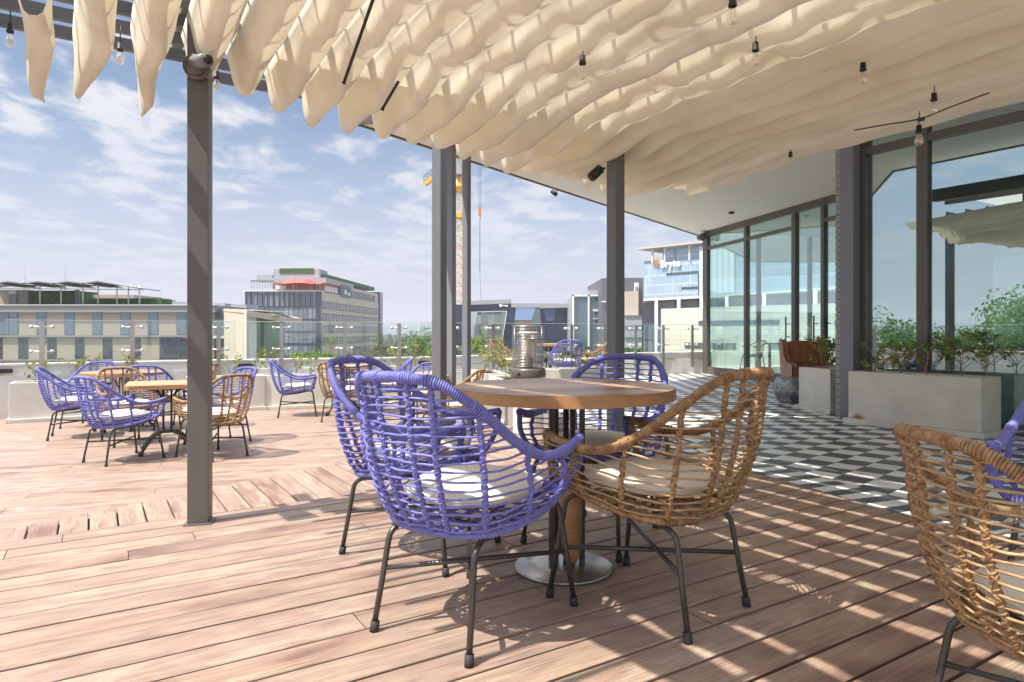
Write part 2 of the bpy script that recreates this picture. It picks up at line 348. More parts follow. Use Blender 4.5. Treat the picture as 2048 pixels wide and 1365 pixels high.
# checker tiles: 0.2 m squares from UV
def tilemat(name,border=False):
    m=bpy.data.materials.new(name); m.use_nodes=True; t=m.node_tree; b=t.nodes['Principled BSDF']; L=t.links.new
    uv=t.nodes.new('ShaderNodeUVMap'); sp=t.nodes.new('ShaderNodeSeparateXYZ'); L(uv.outputs[0],sp.inputs[0])
    def mth(op,a,b_=None,c=None):
        q=t.nodes.new('ShaderNodeMath'); q.operation=op
        for i,x in enumerate((a,b_,c)):
            if x is None: continue
            if isinstance(x,(int,float)): q.inputs[i].default_value=x
            else: L(x,q.inputs[i])
        return q.outputs[0]
    a=mth('MULTIPLY',sp.outputs[0],5.0); c=mth('MULTIPLY',sp.outputs[1],5.0)
    if border: dark=mth('MULTIPLY',mth('GREATER_THAN',mth('FRACT',a),0.5),mth('LESS_THAN',mth('ABSOLUTE',mth('SUBTRACT',mth('FRACT',c),0.5)),0.5))
    else: dark=mth('MODULO',mth('ABSOLUTE',mth('ADD',mth('FLOOR',a),mth('FLOOR',c))),2.0)
    fl=t.nodes.new('ShaderNodeCombineXYZ'); L(mth('FLOOR',a),fl.inputs[0]); L(mth('FLOOR',c),fl.inputs[1])
    wn=t.nodes.new('ShaderNodeTexWhiteNoise'); wn.noise_dimensions='2D'; L(fl.outputs[0],wn.inputs['Vector'])
    nz=t.nodes.new('ShaderNodeTexNoise'); nz.inputs['Scale'].default_value=6; nz.inputs['Detail'].default_value=6; L(uv.outputs[0],nz.inputs['Vector'])
    mx=t.nodes.new('ShaderNodeMix'); mx.data_type='RGBA'; mx.inputs[6].default_value=(0.80,0.80,0.77,1); mx.inputs[7].default_value=(0.07,0.075,0.08,1); L(dark,mx.inputs[0])
    v=mth('ADD',mth('MULTIPLY',wn.outputs['Value'],0.22),mth('ADD',mth('MULTIPLY',nz.outputs['Fac'],0.35),0.72))
    mu=t.nodes.new('ShaderNodeMix'); mu.data_type='RGBA'; mu.blend_type='MULTIPLY'; mu.inputs[0].default_value=1; L(mx.outputs[2],mu.inputs[6]); L(v,mu.inputs[7])
    ga=mth('ABSOLUTE',mth('SUBTRACT',mth('FRACT',a),0.5)); gc=mth('ABSOLUTE',mth('SUBTRACT',mth('FRACT',c),0.5))
    gr=mth('GREATER_THAN',mth('MAXIMUM',ga,gc),0.488)
    m3=t.nodes.new('ShaderNodeMix'); m3.data_type='RGBA'; m3.inputs[7].default_value=(0.33,0.32,0.30,1); L(gr,m3.inputs[0]); L(mu.outputs[2],m3.inputs[6])
    L(m3.outputs[2],b.inputs['Base Color'])
    rr=mth('ADD',mth('MULTIPLY',nz.outputs['Fac'],0.25),0.22); L(rr,b.inputs['Roughness'])
    return m
Mt['tiles']=tilemat('checker_tiles'); Mt['tiles_edge']=tilemat('border_tiles',True)
# ================================================================== SETTING: ground, decks, tiles
g=MB(); g.face([(-3000,-3000,-16),(3000,-3000,-16),(3000,5000,-16),(-3000,5000,-16)])
Mt['ground']=mat('ground_haze_green',(0.16,0.17,0.12),0.95,0,0.2,0.9,0.012,(0.26,0.25,0.21))
g.build('ground',Mt['ground'],kind='structure')
e0=(-2.371,3.086); ed=(math.cos(R(32.3)),math.sin(R(32.3))); en=(-ed[1],ed[0])      # near deck edge (en points away from camera)
t0=(1.605,4.771); td=(-0.3621,0.9321); tn=(-td[1],td[0])                              # tile line; tn points to the left (deck side)
q0=(-2.875,3.767); qd=(math.cos(R(54.8)),math.sin(R(54.8))); qn=(-qd[1],qd[0])
def isect(p,d,q,e):
    det=d[0]*(-e[1])+d[1]*e[0]; rx,ry=q[0]-p[0],q[1]-p[1]
    s=(rx*(-e[1])+ry*e[0])/det; return (p[0]+d[0]*s,p[1]+d[1]*s)
def line(p,d,s): return (p[0]+d[0]*s,p[1]+d[1]*s)
K=isect(e0,ed,t0,td); TQ=isect(t0,td,q0,qd); EQ=isect(e0,ed,q0,qd)
def boards(name,poly,ang,pitch,gap,z,th,seed,lens=(1.8,3.6),label=None,phase=0.0,stagger=None):
    rnd=random.Random(seed); mb=MB(); ca,sa=math.cos(ang),math.sin(ang)
    L=[(x*ca+y*sa,-x*sa+y*ca) for x,y in poly]
    ys=[p[1] for p in L]; xs=[p[0] for p in L]
    k=math.floor((min(ys)-phase)/pitch)
    while k*pitch+phase<max(ys):
        y0=k*pitch+phase+gap/2; y1=(k+1)*pitch+phase-gap/2
        st=clip(clip(L,0,y0,0,1),0,y1,0,-1)
        if len(st)>2:
            x=min(p[0] for p in st)-rnd.uniform(0,lens[1]); xe=max(p[0] for p in st)
            while x<xe:
                ln=rnd.uniform(*lens); seg=clip(clip(st,x+0.0015,0,1,0),x+ln-0.0015,0,-1,0) if len(st)>2 else []
                if len(seg)>2:
                    c=rnd.random(); dz=rnd.uniform(-0.0012,0.0012)
                    e=0.004
                    # small chamfer: top face inset plus sloping edge strips
                    inn=clip(clip(seg,0,y0+e,0,1),0,y1-e,0,-1)
                    W=lambda p:(p[0]*ca-p[1]*sa,p[0]*sa+p[1]*ca)
                    if len(inn)>2:
                        wi=[W(p) for p in inn]
                        mb.face([(a,b,z+dz) for a,b in wi],[(p[0],p[1]) for p in inn],0,c)
                    ws=[W(p) for p in seg]; n=len(ws)
                    for i in range(n):
                        a=ws[i]; b=ws[(i+1)%n]
                        mb.face([(a[0],a[1],z-th),(b[0],b[1],z-th),(b[0],b[1],z-e*0.8+dz),(a[0],a[1],z-e*0.8+dz)],[(seg[i][0],seg[i][1])]*4,0,c)
                    for yy,sg in ((y0,1),(y1,-1)):
                        q=clip(clip(seg,0,yy-1e-4 if sg>0 else yy-e,0,1),0,yy+e if sg>0 else yy+1e-4,0,-1)
                        if len(q)>2:
                            pts=[]
                            for p in q:
                                wq=W(p); outer=abs(p[1]-yy)<e*0.5
                                pts.append((wq[0],wq[1],z+dz-(e*0.8 if outer else 0)))
                            mb.face(pts,[(p[0],p[1]) for p in q],0,c)
                x+=ln
        k+=1
    return mb
bk=line(e0,ed,-7); 
nearpoly=[bk,(bk[0],-4.0),(line(t0,td,-9.41)),K]
b=boards('deck',nearpoly,R(32.0),0.147,0.012,0.0,0.028,3,(2.2,4.6),phase=0.045)
b.build('deck',Mt['deck'],kind='structure')
trp=[line(EQ,ed,0),(line(K,en,-0.03)),K,TQ]
b=boards('deck_step',[EQ,line(line(EQ,ed,0),en,-0.0),K,TQ],R(122.3),0.147,0.010,-0.15,0.028,5,(6,7),phase=0.02)
b.build('deck_step',Mt['deck'],kind='structure')
W=[(-9.6,8.2),(-7.48,9.7),(-4.65,11.3),(-1.71,12.35),(-0.5,13.4),(2.08,14.6),(4.75,15.75)]
TW=isect(t0,td,W[3],(W[4][0]-W[3][0],W[4][1]-W[3][1]))
lowpoly=[EQ,TQ,line(t0,td,9.6),(-2.4,14.2),(-9.5,10.5),(-10.5,8.0),(-5.6,0.1),(-5.6,bk[1]-1.2),bk]
# lower deck is not convex: split in two convex pieces
lowA=[EQ,TQ,line(t0,td,9.3),(-4.5,12.6),(-9.8,10.0),(-10.8,6.0)]
b=boards('deck_lower',lowA,R(19),0.147,0.008,-0.30,0.028,8,(2.4,4.8))
A2=[EQ,(-10.8,6.0),(-8.3,1.0),line(e0,ed,-7.2)]
b2=boards('deck_lower',A2,R(19),0.147,0.008,-0.30,0.028,9,(2.4,4.8))
off=len(b.v); b.v+=b2.v; b.f+=[tuple(i+off for i in f) for f in b2.f]; b.uv+=b2.uv; b.mi+=b2.mi; b.col+=b2.col; b.sm+=b2.sm
b.build('deck_lower',Mt['deck'],kind='structure')
s=MB()
s.prism(nearpoly,-0.42,-0.035); s.prism([line(EQ,en,-0.2),line(K,en,-0.2),K,TQ,EQ],-0.42,-0.185)
s.prism([(-14,-4),(4,-4),(4,0),(1.9,4),(-2.4,15),(-14,12)],-0.9,-0.335)
s.build('deck_base',Mt['void'],kind='structure')
# tiles
TA=R(43)
def tuv(x,y): return (x*math.cos(TA)+y*math.sin(TA)+100.06,-x*math.sin(TA)+y*math.cos(TA)+100.03)
far=line(t0,td,11.0); near_=line(t0,td,-9.4)
s=MB(); s.prism([near_,(14.5,-4.0),(14.5,18.5),(far[0],18.5),far],-0.9,0.0,uvf=tuv)
s.build('tiled_floor',Mt['tiles'],kind='structure')
s=MB(); L0=-9.4; 
inn=[line(line(t0,td,L0),tn,-0.30),line(line(t0,td,11),tn,-0.30)]
def buv(x,y):
    dx,dy=x-t0[0],y-t0[1]; return (dx*td[0]+dy*td[1]+50, -(dx*tn[0]+dy*tn[1])+0.05+50)
p=[line(t0,td,L0),inn[0],inn[1],line(t0,td,11)]
s.face([(x,y,0.004) for x,y in p],[buv(x,y) for x,y in p]); s.build('tile_border',Mt['tiles_edge'],kind='structure')

# ================================================================== perimeter wall and balustrade
def wallseg(a,b,zb,zt,th,mb):
    d=Vector((b[0]-a[0],b[1]-a[1],0)); n=Vector((-d.y,d.x,0)).normalized()
    if n.y<0: n=-n
    return d,n
WALLPTS=[(-3.9,-2.0)]+W
wroot=empty('parapet_wall',(W[2][0],W[2][1],-0.3),0,'long white plastered parapet wall around the terrace below the glass balustrade','wall')
off=(W[2][0],W[2][1],-0.3)
mb=MB(); cop=MB()
for i in range(len(WALLPTS)-1):
    a=Vector((*WALLPTS[i],0)); c=Vector((*WALLPTS[i+1],0)); d=(c-a); n=Vector((-d.y,d.x,0)).normalized()
    # outward = away from terrace centre (0,6)
    if n.dot(Vector((0,6,0))-(a+c)/2)>0: n=-n
    dd=d.normalized()
    def pr(z0,z1,o0,o1,m_):
        q=[a+n*o0-dd*(0.0 if i else 0),c+n*o0,c+n*o1,a+n*o1]
        m_.prism([(v.x,v.y) for v in q],z0,z1)
    pr(-0.9,0.335,0.0,0.30,mb); pr(0.335,0.47,0.025,0.295,mb); pr(0.47,0.50,0.01,0.31,cop)
mb.build('wall_face',Mt['wall'],wroot,off); cop.build('coping',Mt['wall'],wroot,off)
def onwall(px,inset=0.0):
    k=(px-1024)/F
    for i in range(len(W)-1):
        a,b=W[i],W[i+1]
        det=(b[0]-a[0])-k*(b[1]-a[1])
        tt=(k*a[1]-a[0])/det
        if 0<=tt<=1:
            p=Vector((a[0]+(b[0]-a[0])*tt,a[1]+(b[1]-a[1])*tt,0)); d=Vector((b[0]-a[0],b[1]-a[1],0)).normalized(); n=Vector((d.y,-d.x,0))
            if n.y>0: n=-n
            return p+n*inset,d,n,i
    return None
# recessed step lights
proto=None
for px,py,lab in ((4,733,'black step light in the parapet at the far left edge'),(492,724,'black step light in the parapet right of the thick grey post'),(848,718,'black step light in the parapet beside the three grey posts'),(1296,709,'black step light in the parapet near the glass restaurant doors')):
    r=onwall(max(px,-30))
    if not r: continue
    p,d,n,i=r; Y=p.y; z=CZ-(py-664)*Y/F; z=min(z,0.40)
    m_=MB(); m_.obox((0,0,0),d*0.125,n*0.012,(0,0,0.03)); m_.obox(n*0.010-Vector((0,0,0.003)),d*0.11,n*0.006,(0,0,0.018),1)
    o=m_.build('step_light',[Mt['dark'],Mt['cap']]); o.location=(p.x+n.x*0.008,p.y+n.y*0.008,z); tag(o,lab,'wall light','step lights in the parapet')
postpx=[84,265,437,563,689,798,903,985,1142,1208,1270,1325,1383]
GT=1.15
segs={}
for px in postpx:
    r=onwall(px,0.03); segs.setdefault(r[3],[]).append(r)
seglab={1:'glass balustrade on the far left parapet, before the beige office block',2:'glass balustrade behind the middle planters, before the dark glass block',3:'glass balustrade behind the three thin grey posts',4:'glass balustrade behind the patio heater',5:'glass balustrade on the far right parapet beside the restaurant doors',0:'glass balustrade at the extreme left end'}
def postmesh():
    m_=MB(); m_.box(-0.032,-0.012,0.16,0.032,0.012,GT-0.02); return m_
def clampmesh(z):
    m_=MB()
    m_.tube([(-0.13,0.0,z),(0.13,0.0,z)],0.011,8)
    for sx in (-1,1):
        m_.tube([(sx*0.13,-0.02,z),(sx*0.13,0.075,z)],0.026,10)
    return m_
pm=None
for i in range(len(WALLPTS)-1):
    a=WALLPTS[i]; c=WALLPTS[i+1]; si=i-1
    lab=seglab.get(si,'glass balustrade along the left side of the terrace')
    root=empty('glass_balustrade',(a[0],a[1],0),0,lab,'balustrade','glass balustrades on the parapet')
    d=Vector((c[0]-a[0],c[1]-a[1],0)); Ln=d.length; d.normalize(); n=Vector((d.y,-d.x,0))
    if n.dot(Vector((0,6,0))-Vector((a[0],a[1],0)))<0: n=-n
    ang=math.atan2(d.y,d.x)
    ps=[]
    if si in segs: ps=[(r[0]-Vector((a[0],a[1],0))).dot(d) for r in segs[si]]
    if si<0: ps=[k*1.35+0.6 for k in range(int(Ln/1.35))]
    if si==0: ps=[0.8]
    ed_=[0.03]+sorted(ps)+[Ln-0.03]
    for j in range(len(ed_)-1):
        x0,x1=ed_[j]+0.012,ed_[j+1]-0.012
        if x1-x0<0.1: continue
        g=MB(); g.obox(((x0+x1)/2,0.075 if True else 0,0.83),((x1-x0)/2,0,0),(0,0.006,0),(0,0,0.32))
        g.obox(((x0+x1)/2,0.075,1.152),((x1-x0)/2,0,0),(0,0.007,0),(0,0,0.003),1)
        o=g.build('glass_panel',[Mt['rail_glass'],Mt['white']],root); o.rotation_euler=(0,0,ang)
        if n.dot(Vector((-d.y,d.x,0)))>0: o.scale=(1,-1,1)
    for x in ps:
        if pm is None:
            pm=postmesh().build('post',Mt['steel'],root); c1_=clampmesh(1.05).build('clamp',Mt['chrome'],pm); c2_=clampmesh(0.68).build('clamp',Mt['chrome'],pm); reg(pm); o=pm
        else: o=copy_tree(pm,root)
        o.parent=root; o.location=d*x+n*0.03; o.rotation_euler=(0,0,ang)

# ================================================================== pergola, posts, canopy
P1=(-1.60,3.40); 
def postobj(mb,x,y,z0,z1,wd,ang): mb.rbox(x,y,z0,z1,wd,wd,ang)
uv1=toUV(*P1)
P5=(0.80,5.12); P2=(-0.665,6.07)
pr_=empty('pergola',(P1[0],P1[1],0),0,'dark grey steel pergola with slatted top carrying the cream cloth shade','pergola')
off=(P1[0],P1[1],0)
for (x,y),z0,z1,wd,an in ((P1,-0.15,2.62,0.10,R(13)),(P5,-0.15,2.42,0.10,R(37)),(P2,-0.3,2.86,0.10,R(60))):
    m_=MB(); postobj(m_,x,y,z0,z1,wd,an)
    if (x,y)==P1: 
        m_.rbox(x,y,0.0,0.006,0.135,0.135,an)
    o=m_.build('post',Mt['post'] if (x,y)==P1 else Mt['postg'],pr_,off,bevel=0.006)
SZ=2.60
def uvbox(mb,u0,u1,v0,v1,z0,z1,mi=0):
    c=UV((u0+u1)/2,(v0+v1)/2); mb.rbox(c[0],c[1],z0,z1,u1-u0,v1-v0,UA,mi)
for k in range(-6,20):
    v=0.22+k*0.243
    if v>4.6: break
    u0=-0.55 if v<4.5 else 0.5
    m_=MB(); uvbox(m_,u0,4.72,v-0.014,v+0.014,SZ-0.03,SZ+0.035); m_.build('slat',Mt['post'],pr_,off)
for v0,z0,z1 in ((3.66,2.50,2.565),):
    m_=MB(); uvbox(m_,0.1,4.72,v0-0.05,v0+0.05,SZ+0.036,SZ+0.14); m_.build('beam',Mt['post'],pr_,off)
for u in (-0.52,0.42,2.4,4.70):
    m_=MB(); uvbox(m_,u-0.03,u+0.03,-1.3 if u>-.5 else 3.5,4.62,SZ+0.141,SZ+0.24); m_.build('beam',Mt['post'],pr_,off)
c_=[UV(a,b) for a,b in ((2.85,-1.3),(5.30,-1.3),(5.30,4.55),(2.85,4.55))]
m_=MB(); m_.face([(x,y,2.86) for x,y in c_]); m_.build('added_shade_sheet',Mt['sheet'],pr_,off)  # unseen sheet added above the slats to block slat shadows and sun leaks
m_=MB(); uvbox(m_,5.22,5.32,-1.3,4.5,2.70,2.855); m_.build('gutter',Mt['frame'],pr_,off)
# electrical box and bracket at the top of the first post
cb=Vector((P1[0]+0.045,P1[1]-0.09,0))
m_=MB(); m_.rbox(cb.x+0.03,cb.y+0.03,2.40,2.52,0.11,0.06,R(13)); eb=m_.build('junction_box',Mt['wall']); tag(eb,'cream junction box at the top of the left grey post','junction box')
# security camera
cc=empty('security_camera',(P1[0]+0.02,P1[1]-0.075,2.30),R(13),'dome security camera fixed high on the left grey post','camera')
m_=MB(); m_.tube([(0,0.03,0),(0,-0.02,0)],0.062,20); m_.tube([(0,-0.02,0),(0,-0.05,0)],0.05,20); m_.build('mount',Mt['frame'],cc)
m_=MB(); m_.tube([(0.0,-0.04,0.01),(0.075,-0.13,-0.005)],0.033,14); m_.build('lens_housing',Mt['column'],cc); 
m_=MB(); m_.tube([(0.0753,-0.1303,-0.005),(0.080,-0.136,-0.0055)],0.022,12); m_.build('lens',Mt['dark'],cc)

fab=empty('shade_canopy',(0,0,2.3),0,'cream cloth canopy hanging in deep wavy folds below the pergola slats','canopy'); off=(0,0,2.3)
def nz_(x,y,z=0.0): return noise.noise(Vector((x,y,z)))
def sm(a,b,x):
    t_=max(0,min(1,(x-a)/(b-a))); return t_*t_*(3-2*t_)
PITCH=0.235
def canopy_strip(i):
    ui=-0.56+PITCH*i; right0=sm(2.7,3.6,ui); rnd=random.Random(100+i); vst=-1.3 if i>1 else 3.45
    if ui<0.35: vend=4.25+rnd.uniform(-0.12,0.25)
    else:
        vend=3.92+0.42*sm(0.3,1.2,ui)+0.35*sm(1.6,3.2,ui)+0.12*sm(3.2,4.6,ui)+rnd.uniform(-0.03,0.03)
    ph=rnd.uniform(0,6.28); ph2=rnd.uniform(0,6.28)
    nv=int((vend-vst)/0.03); vs=[]; fs=[]; ph=i*0.75+rnd.uniform(-.5,.5)
    right=sm(2.9,3.5,ui); left=1-sm(0.0,0.4,ui); thin_=rnd.uniform(.55,1.0)
    for a in range(nv+1):
        v=vst+(vend-vst)*a/nv
        wv=(0.015*math.sin(v*2*math.pi/0.62+ph)+0.006*math.sin(v*2*math.pi/0.243+ph2)+0.022*nz_(v*0.9,i*0.45))*(1-0.70*right0)
        far_=sm(3.3,3.9,v); edge_=sm(3.9,4.8,ui)
        op=1.6*(1-right)                                  # gap that lets the sun reach the next fold
        op=op*(1-0.85*far_)
        if v<1.6: op=min(1.45,op+0.35*nz_(v*0.9,i*1.7,4.0)*(1-right))
        dep=(0.145+0.055*max(far_,1-sm(0.2,1.4,ui)))*(1+0.12*right)*(1-0.55*edge_)+0.022*nz_(v*0.8+9,i*0.9)+0.010*math.sin(v*2*math.pi/0.62+ph+1)
        dep*= (1-0.25*(1-sm(-1.0,0.4,v)))
        sag=0.02*max(0,ui-0.8)*(1-edge_)+0.10*sm(3.2,4.4,ui)*sm(3.3,4.8,v)
        endd=0.0
        top=2.565-sag*0.75
        bot=top-dep-0.05*far_*(1-right)
        x=wv*0.6
        hook=PITCH*(0.88+0.09*far_+0.10*right)
        tip=top-0.075*op-0.004-0.02*right
        tip=max(tip,top-(0.34 if v>2.4 else 0.34+0.75*max(0,nz_(v*0.8,i*1.7,4.0))*(1-right))*dep)
        if v<0.9: tip-=0.05*(1-right)*sm(0.9,0.3,v)
        if left>0.2:                                  # loose hanging strips at the open end
            f_=sm(2.9,4.2,v)*left
            bot-=0.10*f_*thin_; hook=PITCH*(0.80-0.30*f_)+0.02*f_*math.sin(v*5+ph); tip=tip-(tip-bot)*0.93*f_; x=x+0.03*f_*math.sin(v*7+ph); bot=bot+0.05*f_*math.sin(v*9+ph2)*thin_
        prof=[(0.0,top),(0.022,top-0.30*(top-bot)),(0.034+x*0.5,top-0.60*(top-bot)),(0.055+x,bot+0.028+wv*0.5),(0.085+x,bot+wv),(0.125+x,bot+0.012+wv),
              (0.125+(hook-0.125)*0.45+x*0.6,bot+(tip-bot)*0.42+wv*0.6),(0.125+(hook-0.125)*0.85+x*0.3,bot+(tip-bot)*0.86+wv*0.2),(hook,tip)]
        pf=catmull([(q[0],q[1],0) for q in prof],13)
        tp=sm(vend-0.55,vend,v) if i<4 else 0.0
        for q in pf:
            du,z=q.x*(1-0.72*tp)+0.05*tp*(1 if i%2 else -.4),q.y-0.05*tp*left
            p=UV(ui+du,v); vs.append((p[0],p[1],z))
    n=13
    for a in range(nv):
        for k in range(n-1): fs.append((a*n+k,a*n+k+1,(a+1)*n+k+1,(a+1)*n+k))
    m_=MB(); m_.mesh(vs,fs,0,0.5,True)
    o=m_.build('cloth_strip',Mt['canvas'],fab,off)
    sol=o.modifiers.new('s','SOLIDIFY'); sol.thickness=0.0015
for i in range(25): canopy_strip(i)
# pull rods hanging below the cloth
for (xa,ya,Ya),(xb,yb,Yb),lab in (((688,165,3.2),(748,-6,2.95),'long black pull rod hanging under the cream cloth, left one'),((765,218,3.7),(797,163,3.6),'short black pull rod hanging under the cream cloth, right one')):
    m_=MB(); m_.tube([at(xa,ya,Ya),at(xb,yb,Yb)],0.008,8); m_.tube([at(xa,ya,Ya),at(xa-0.5,ya+3,Ya)],0.010,8); tag(m_.build('pull_rod',Mt['dark']),lab,'rod','black pull rods of the cloth canopy')
# bulbs
def bulb(px,py,Y,lab,s=1.0,cord=0.10):
    p=at(px,py,Y); r=empty('bulb_light',p,0,lab,'bulb','clear filament bulbs hanging under the pergola'); r.scale=(.8,.8,.8)
    m_=MB(); m_.lathe([(0.005,0.075),(0.017,0.072),(0.018,0.035),(0.021,0.033),(0.021,0.02),(0.014,0.018)],n=12); m_.build('socket',Mt['dark'],r)
    m_=MB(); m_.lathe([(0.012,0.018),(0.014,0.005),(0.026,-0.022),(0.029,-0.04),(0.024,-0.058),(0.010,-0.069),(0.0,-0.071)],n=14); m_.build('glass_bulb',Mt['bulb'],r)
    m_=MB(); m_.tube([(-0.006,0,0.015),(-0.008,0,-0.04),(0,0,-0.05),(0.008,0,-0.04),(0.006,0,0.015)],0.0016,5); m_.build('filament',Mt['fil'],r)
    m_=MB(); m_.tube([(0,0,0.07),(0.004,0.002,0.07+cord)],0.0035,6); m_.build('cord',Mt['dark'],r)
    return r
for px,py,Y,lab,cord in ((20,72,3.3,'clear bulb hanging beyond the cloth at the far left',0.2),(240,108,3.5,'clear bulb hanging between the loose cloth ends left of the grey post',0.12),(433,163,3.75,'clear bulb half hidden behind the top of the left grey post',0.08),
    (1465,22,2.6,'clear bulb under the canopy at the top edge, right of centre',0.05),(1165,136,3.1,'clear bulb under the middle of the slat shadows',0.03),(1511,110,3.1,'clear bulb hanging below the last shadow striped fold',0.04),
    (1726,148,3.5,'bulb hidden in the brown shaded folds',0.0),(1868,208,3.6,'clear bulb just above the cable in front of the big windows',0.05),(1838,272,3.7,'clear bulb on the cable in front of the window mullion',0.10),(1581,318,5.4,'clear bulb against the white ceiling beyond the cloth edge',0.03)):
    bulb(px,py,Y,lab,1,cord)
m_=MB(); pts=[at(1708,261,3.9),at(1770,250,3.85),at(1840,238,3.8),at(1900,215,3.7),at(1978,186,3.5)]; m_.tube(catmull(pts,20),0.004,6); m_.tube([at(1836,240,3.78),at(1848,238,3.78)],0.011,8)
tag(m_.build('light_cable',Mt['dark']),'black light cable slung along the canopy edge before the windows','cable')
# slim roof columns
for x,y,an,lab in ((-0.75,8.2,R(58),'thin grey roof column, middle one of the three posts'),(-0.60,8.75,R(58),'thin grey roof column, right one of the three posts')):
    m_=MB(); m_.rbox(0,0,0.006,3.599,0.086,0.086,an); m_.rbox(0,0,0,0.012,0.2,0.2,an)
    o=m_.build('roof_column',Mt['column'],bevel=0.005); o.location=(x,y,-0.30); tag(o,lab,'column','thin grey columns under the roof edge')
# spot lights
def spot(px,py,Y,lab,d=(-0.5,-0.3,-0.5)):
    p=at(px,py,Y); r=empty('spotlight',p,0,lab,'spotlight','small black spotlights'); d=Vector(d).normalized()
    m_=MB(); m_.tube([Vector((0,0,0))-d*0.05,d*0.06],0.037,14); m_.build('lamp_head',Mt['dark'],r)
    m_=MB(); m_.tube([(0.0,0,0),(0.03,0,0.03),(0.07,0,0.035)],0.008,6); m_.build('bracket',Mt['dark'],r)
spot(1192,346,5.0,'black spotlight beside the top of the right pergola post')
spot(1108,386,11.3,'pair of small floodlights under the roof edge',(0.6,-0.5,-0.6))

# ================================================================== restaurant building
rb=empty('restaurant_building',(7.35,6.0,0),0,'modern restaurant pavilion with flat white soffit and tall bronze framed glazing','building'); off=(7.35,6.0,0)
SO=3.30
F0=(4.62,16.15); F1=(-1.24,8.07); fd=Vector((F1[0]-F0[0],F1[1]-F0[1],0)).normalized()
F2=(F1[0]+fd.x*0.86,F1[1]+fd.y*0.86)
c4=UV(2.42,-4)
roofpoly=[F2,UV(4.95,5.2),UV(4.95,-4),UV(14,-4),(16.5,10),(15,22),(8,22),F0]
def poly_cw(p): 
    A=sum(p[i][0]*p[(i+1)%len(p)][1]-p[(i+1)%len(p)][0]*p[i][1] for i in range(len(p))); return p if A>0 else p[::-1]
roofpoly=poly_cw(roofpoly)
m_=MB(); m_.prism(roofpoly,SO,SO+0.30); m_.build('soffit',Mt['soffit'],rb,off)
m_=MB()
for i in range(len(roofpoly)):
    a=Vector((*roofpoly[i],0)); b_=Vector((*roofpoly[(i+1)%len(roofpoly)],0)); 
    m_.bar(a+Vector((0,0,SO+0.16)),b_+Vector((0,0,SO+0.16)),0.03,0.36)
m_.build('roof_edge',Mt['frame'],rb,off)
A=(4.50,15.5); B=(5.50,11.15); Wd=Vector((B[0]-A[0],B[1]-A[1],0)); WL=Wd.length; Wd.normalize(); wn_=Vector((Wd.y,-Wd.x,0))
if wn_.x>0: wn_=-wn_
def wpx(px):
    k=(px-1024)/F; det=Wd.x-k*Wd.y; return (k*A[1]-A[0])/det
def wbar(mb,s0,s1,z0,z1,d0,d1,mi=0):
    c=Vector((*A,0))+Wd*(s0+s1)/2+wn_*(d0+d1)/2; mb.obox((c.x,c.y,(z0+z1)/2),Wd*(s1-s0)/2,wn_*(d1-d0)/2,(0,0,(z1-z0)/2),mi)
# door glazing: mullions, rails
sx=[wpx(q) for q in (1414,1494,1591,1649)]; ends=sx+[WL+0.6]
m_=MB()
for s_,w_ in zip(sx,(0.16,0.09,0.11,0.08)): wbar(m_,s_-w_/2,s_+w_/2,0.0,SO-0.001,-0.04,0.05)
m_.build('door_frame',Mt['frame'],rb,off)
for q_ in ((sx[0],WL+0.6,SO-0.14,SO-0.002,-0.035,0.045),(sx[0],sx[2],2.87,2.94,-0.03,0.04),(sx[3],WL+0.6,2.87,2.94,-0.03,0.04),(sx[0],WL+0.6,0.001,0.17,-0.033,0.043)):
    m_=MB(); wbar(m_,*q_); m_.build('door_rail',Mt['frame'],rb,off)
for j in range(4):
    m_=MB(); wbar(m_,ends[j]+0.05,ends[j+1]-0.04,0.17,SO-0.14,-0.006,0.006); dr=m_.build('door_pane',Mt['door_glass'],rb,off)
    if j in (1,2,3):
        h=MB(); s_=ends[j+1]-0.16 if j<3 else ends[j]+0.16
        for zz_ in (0.88,1.12):
            c=Vector((*A,0))+Wd*s_; h.tube([c+wn_*0.0+Vector((0,0,zz_)),c+wn_*0.09+Vector((0,0,zz_))],0.009,6)
        c=Vector((*A,0))+Wd*s_+wn_*0.09; h.tube([c+Vector((0,0,0.74)),c+Vector((0,0,1.26))],0.014,8)
        h.build('door_handle',Mt['dark'],dr,off)
# corner return (glass going right/away from A) so that the pavilion closes
m_=MB(); a2=(A[0],A[1]); b2_=(11.5,17.4)
d2=Vector((b2_[0]-a2[0],b2_[1]-a2[1],0)); 
for k in range(6):
    p_=Vector((*a2,0))+d2*(k/5.0); m_.rbox(p_.x+0.03,p_.y+0.06,0,SO-0.003,0.08,0.08,math.atan2(d2.y,d2.x))
m_.build('rear_frame',Mt['frame'],rb,off)
m_=MB(); c=Vector((*a2,0))+d2/2; m_.obox((c.x,c.y+0.06,1.72),d2/2,(0,0.006,0),(0,0,1.55)); m_.build('rear_glass',Mt['door_glass'],rb,off)
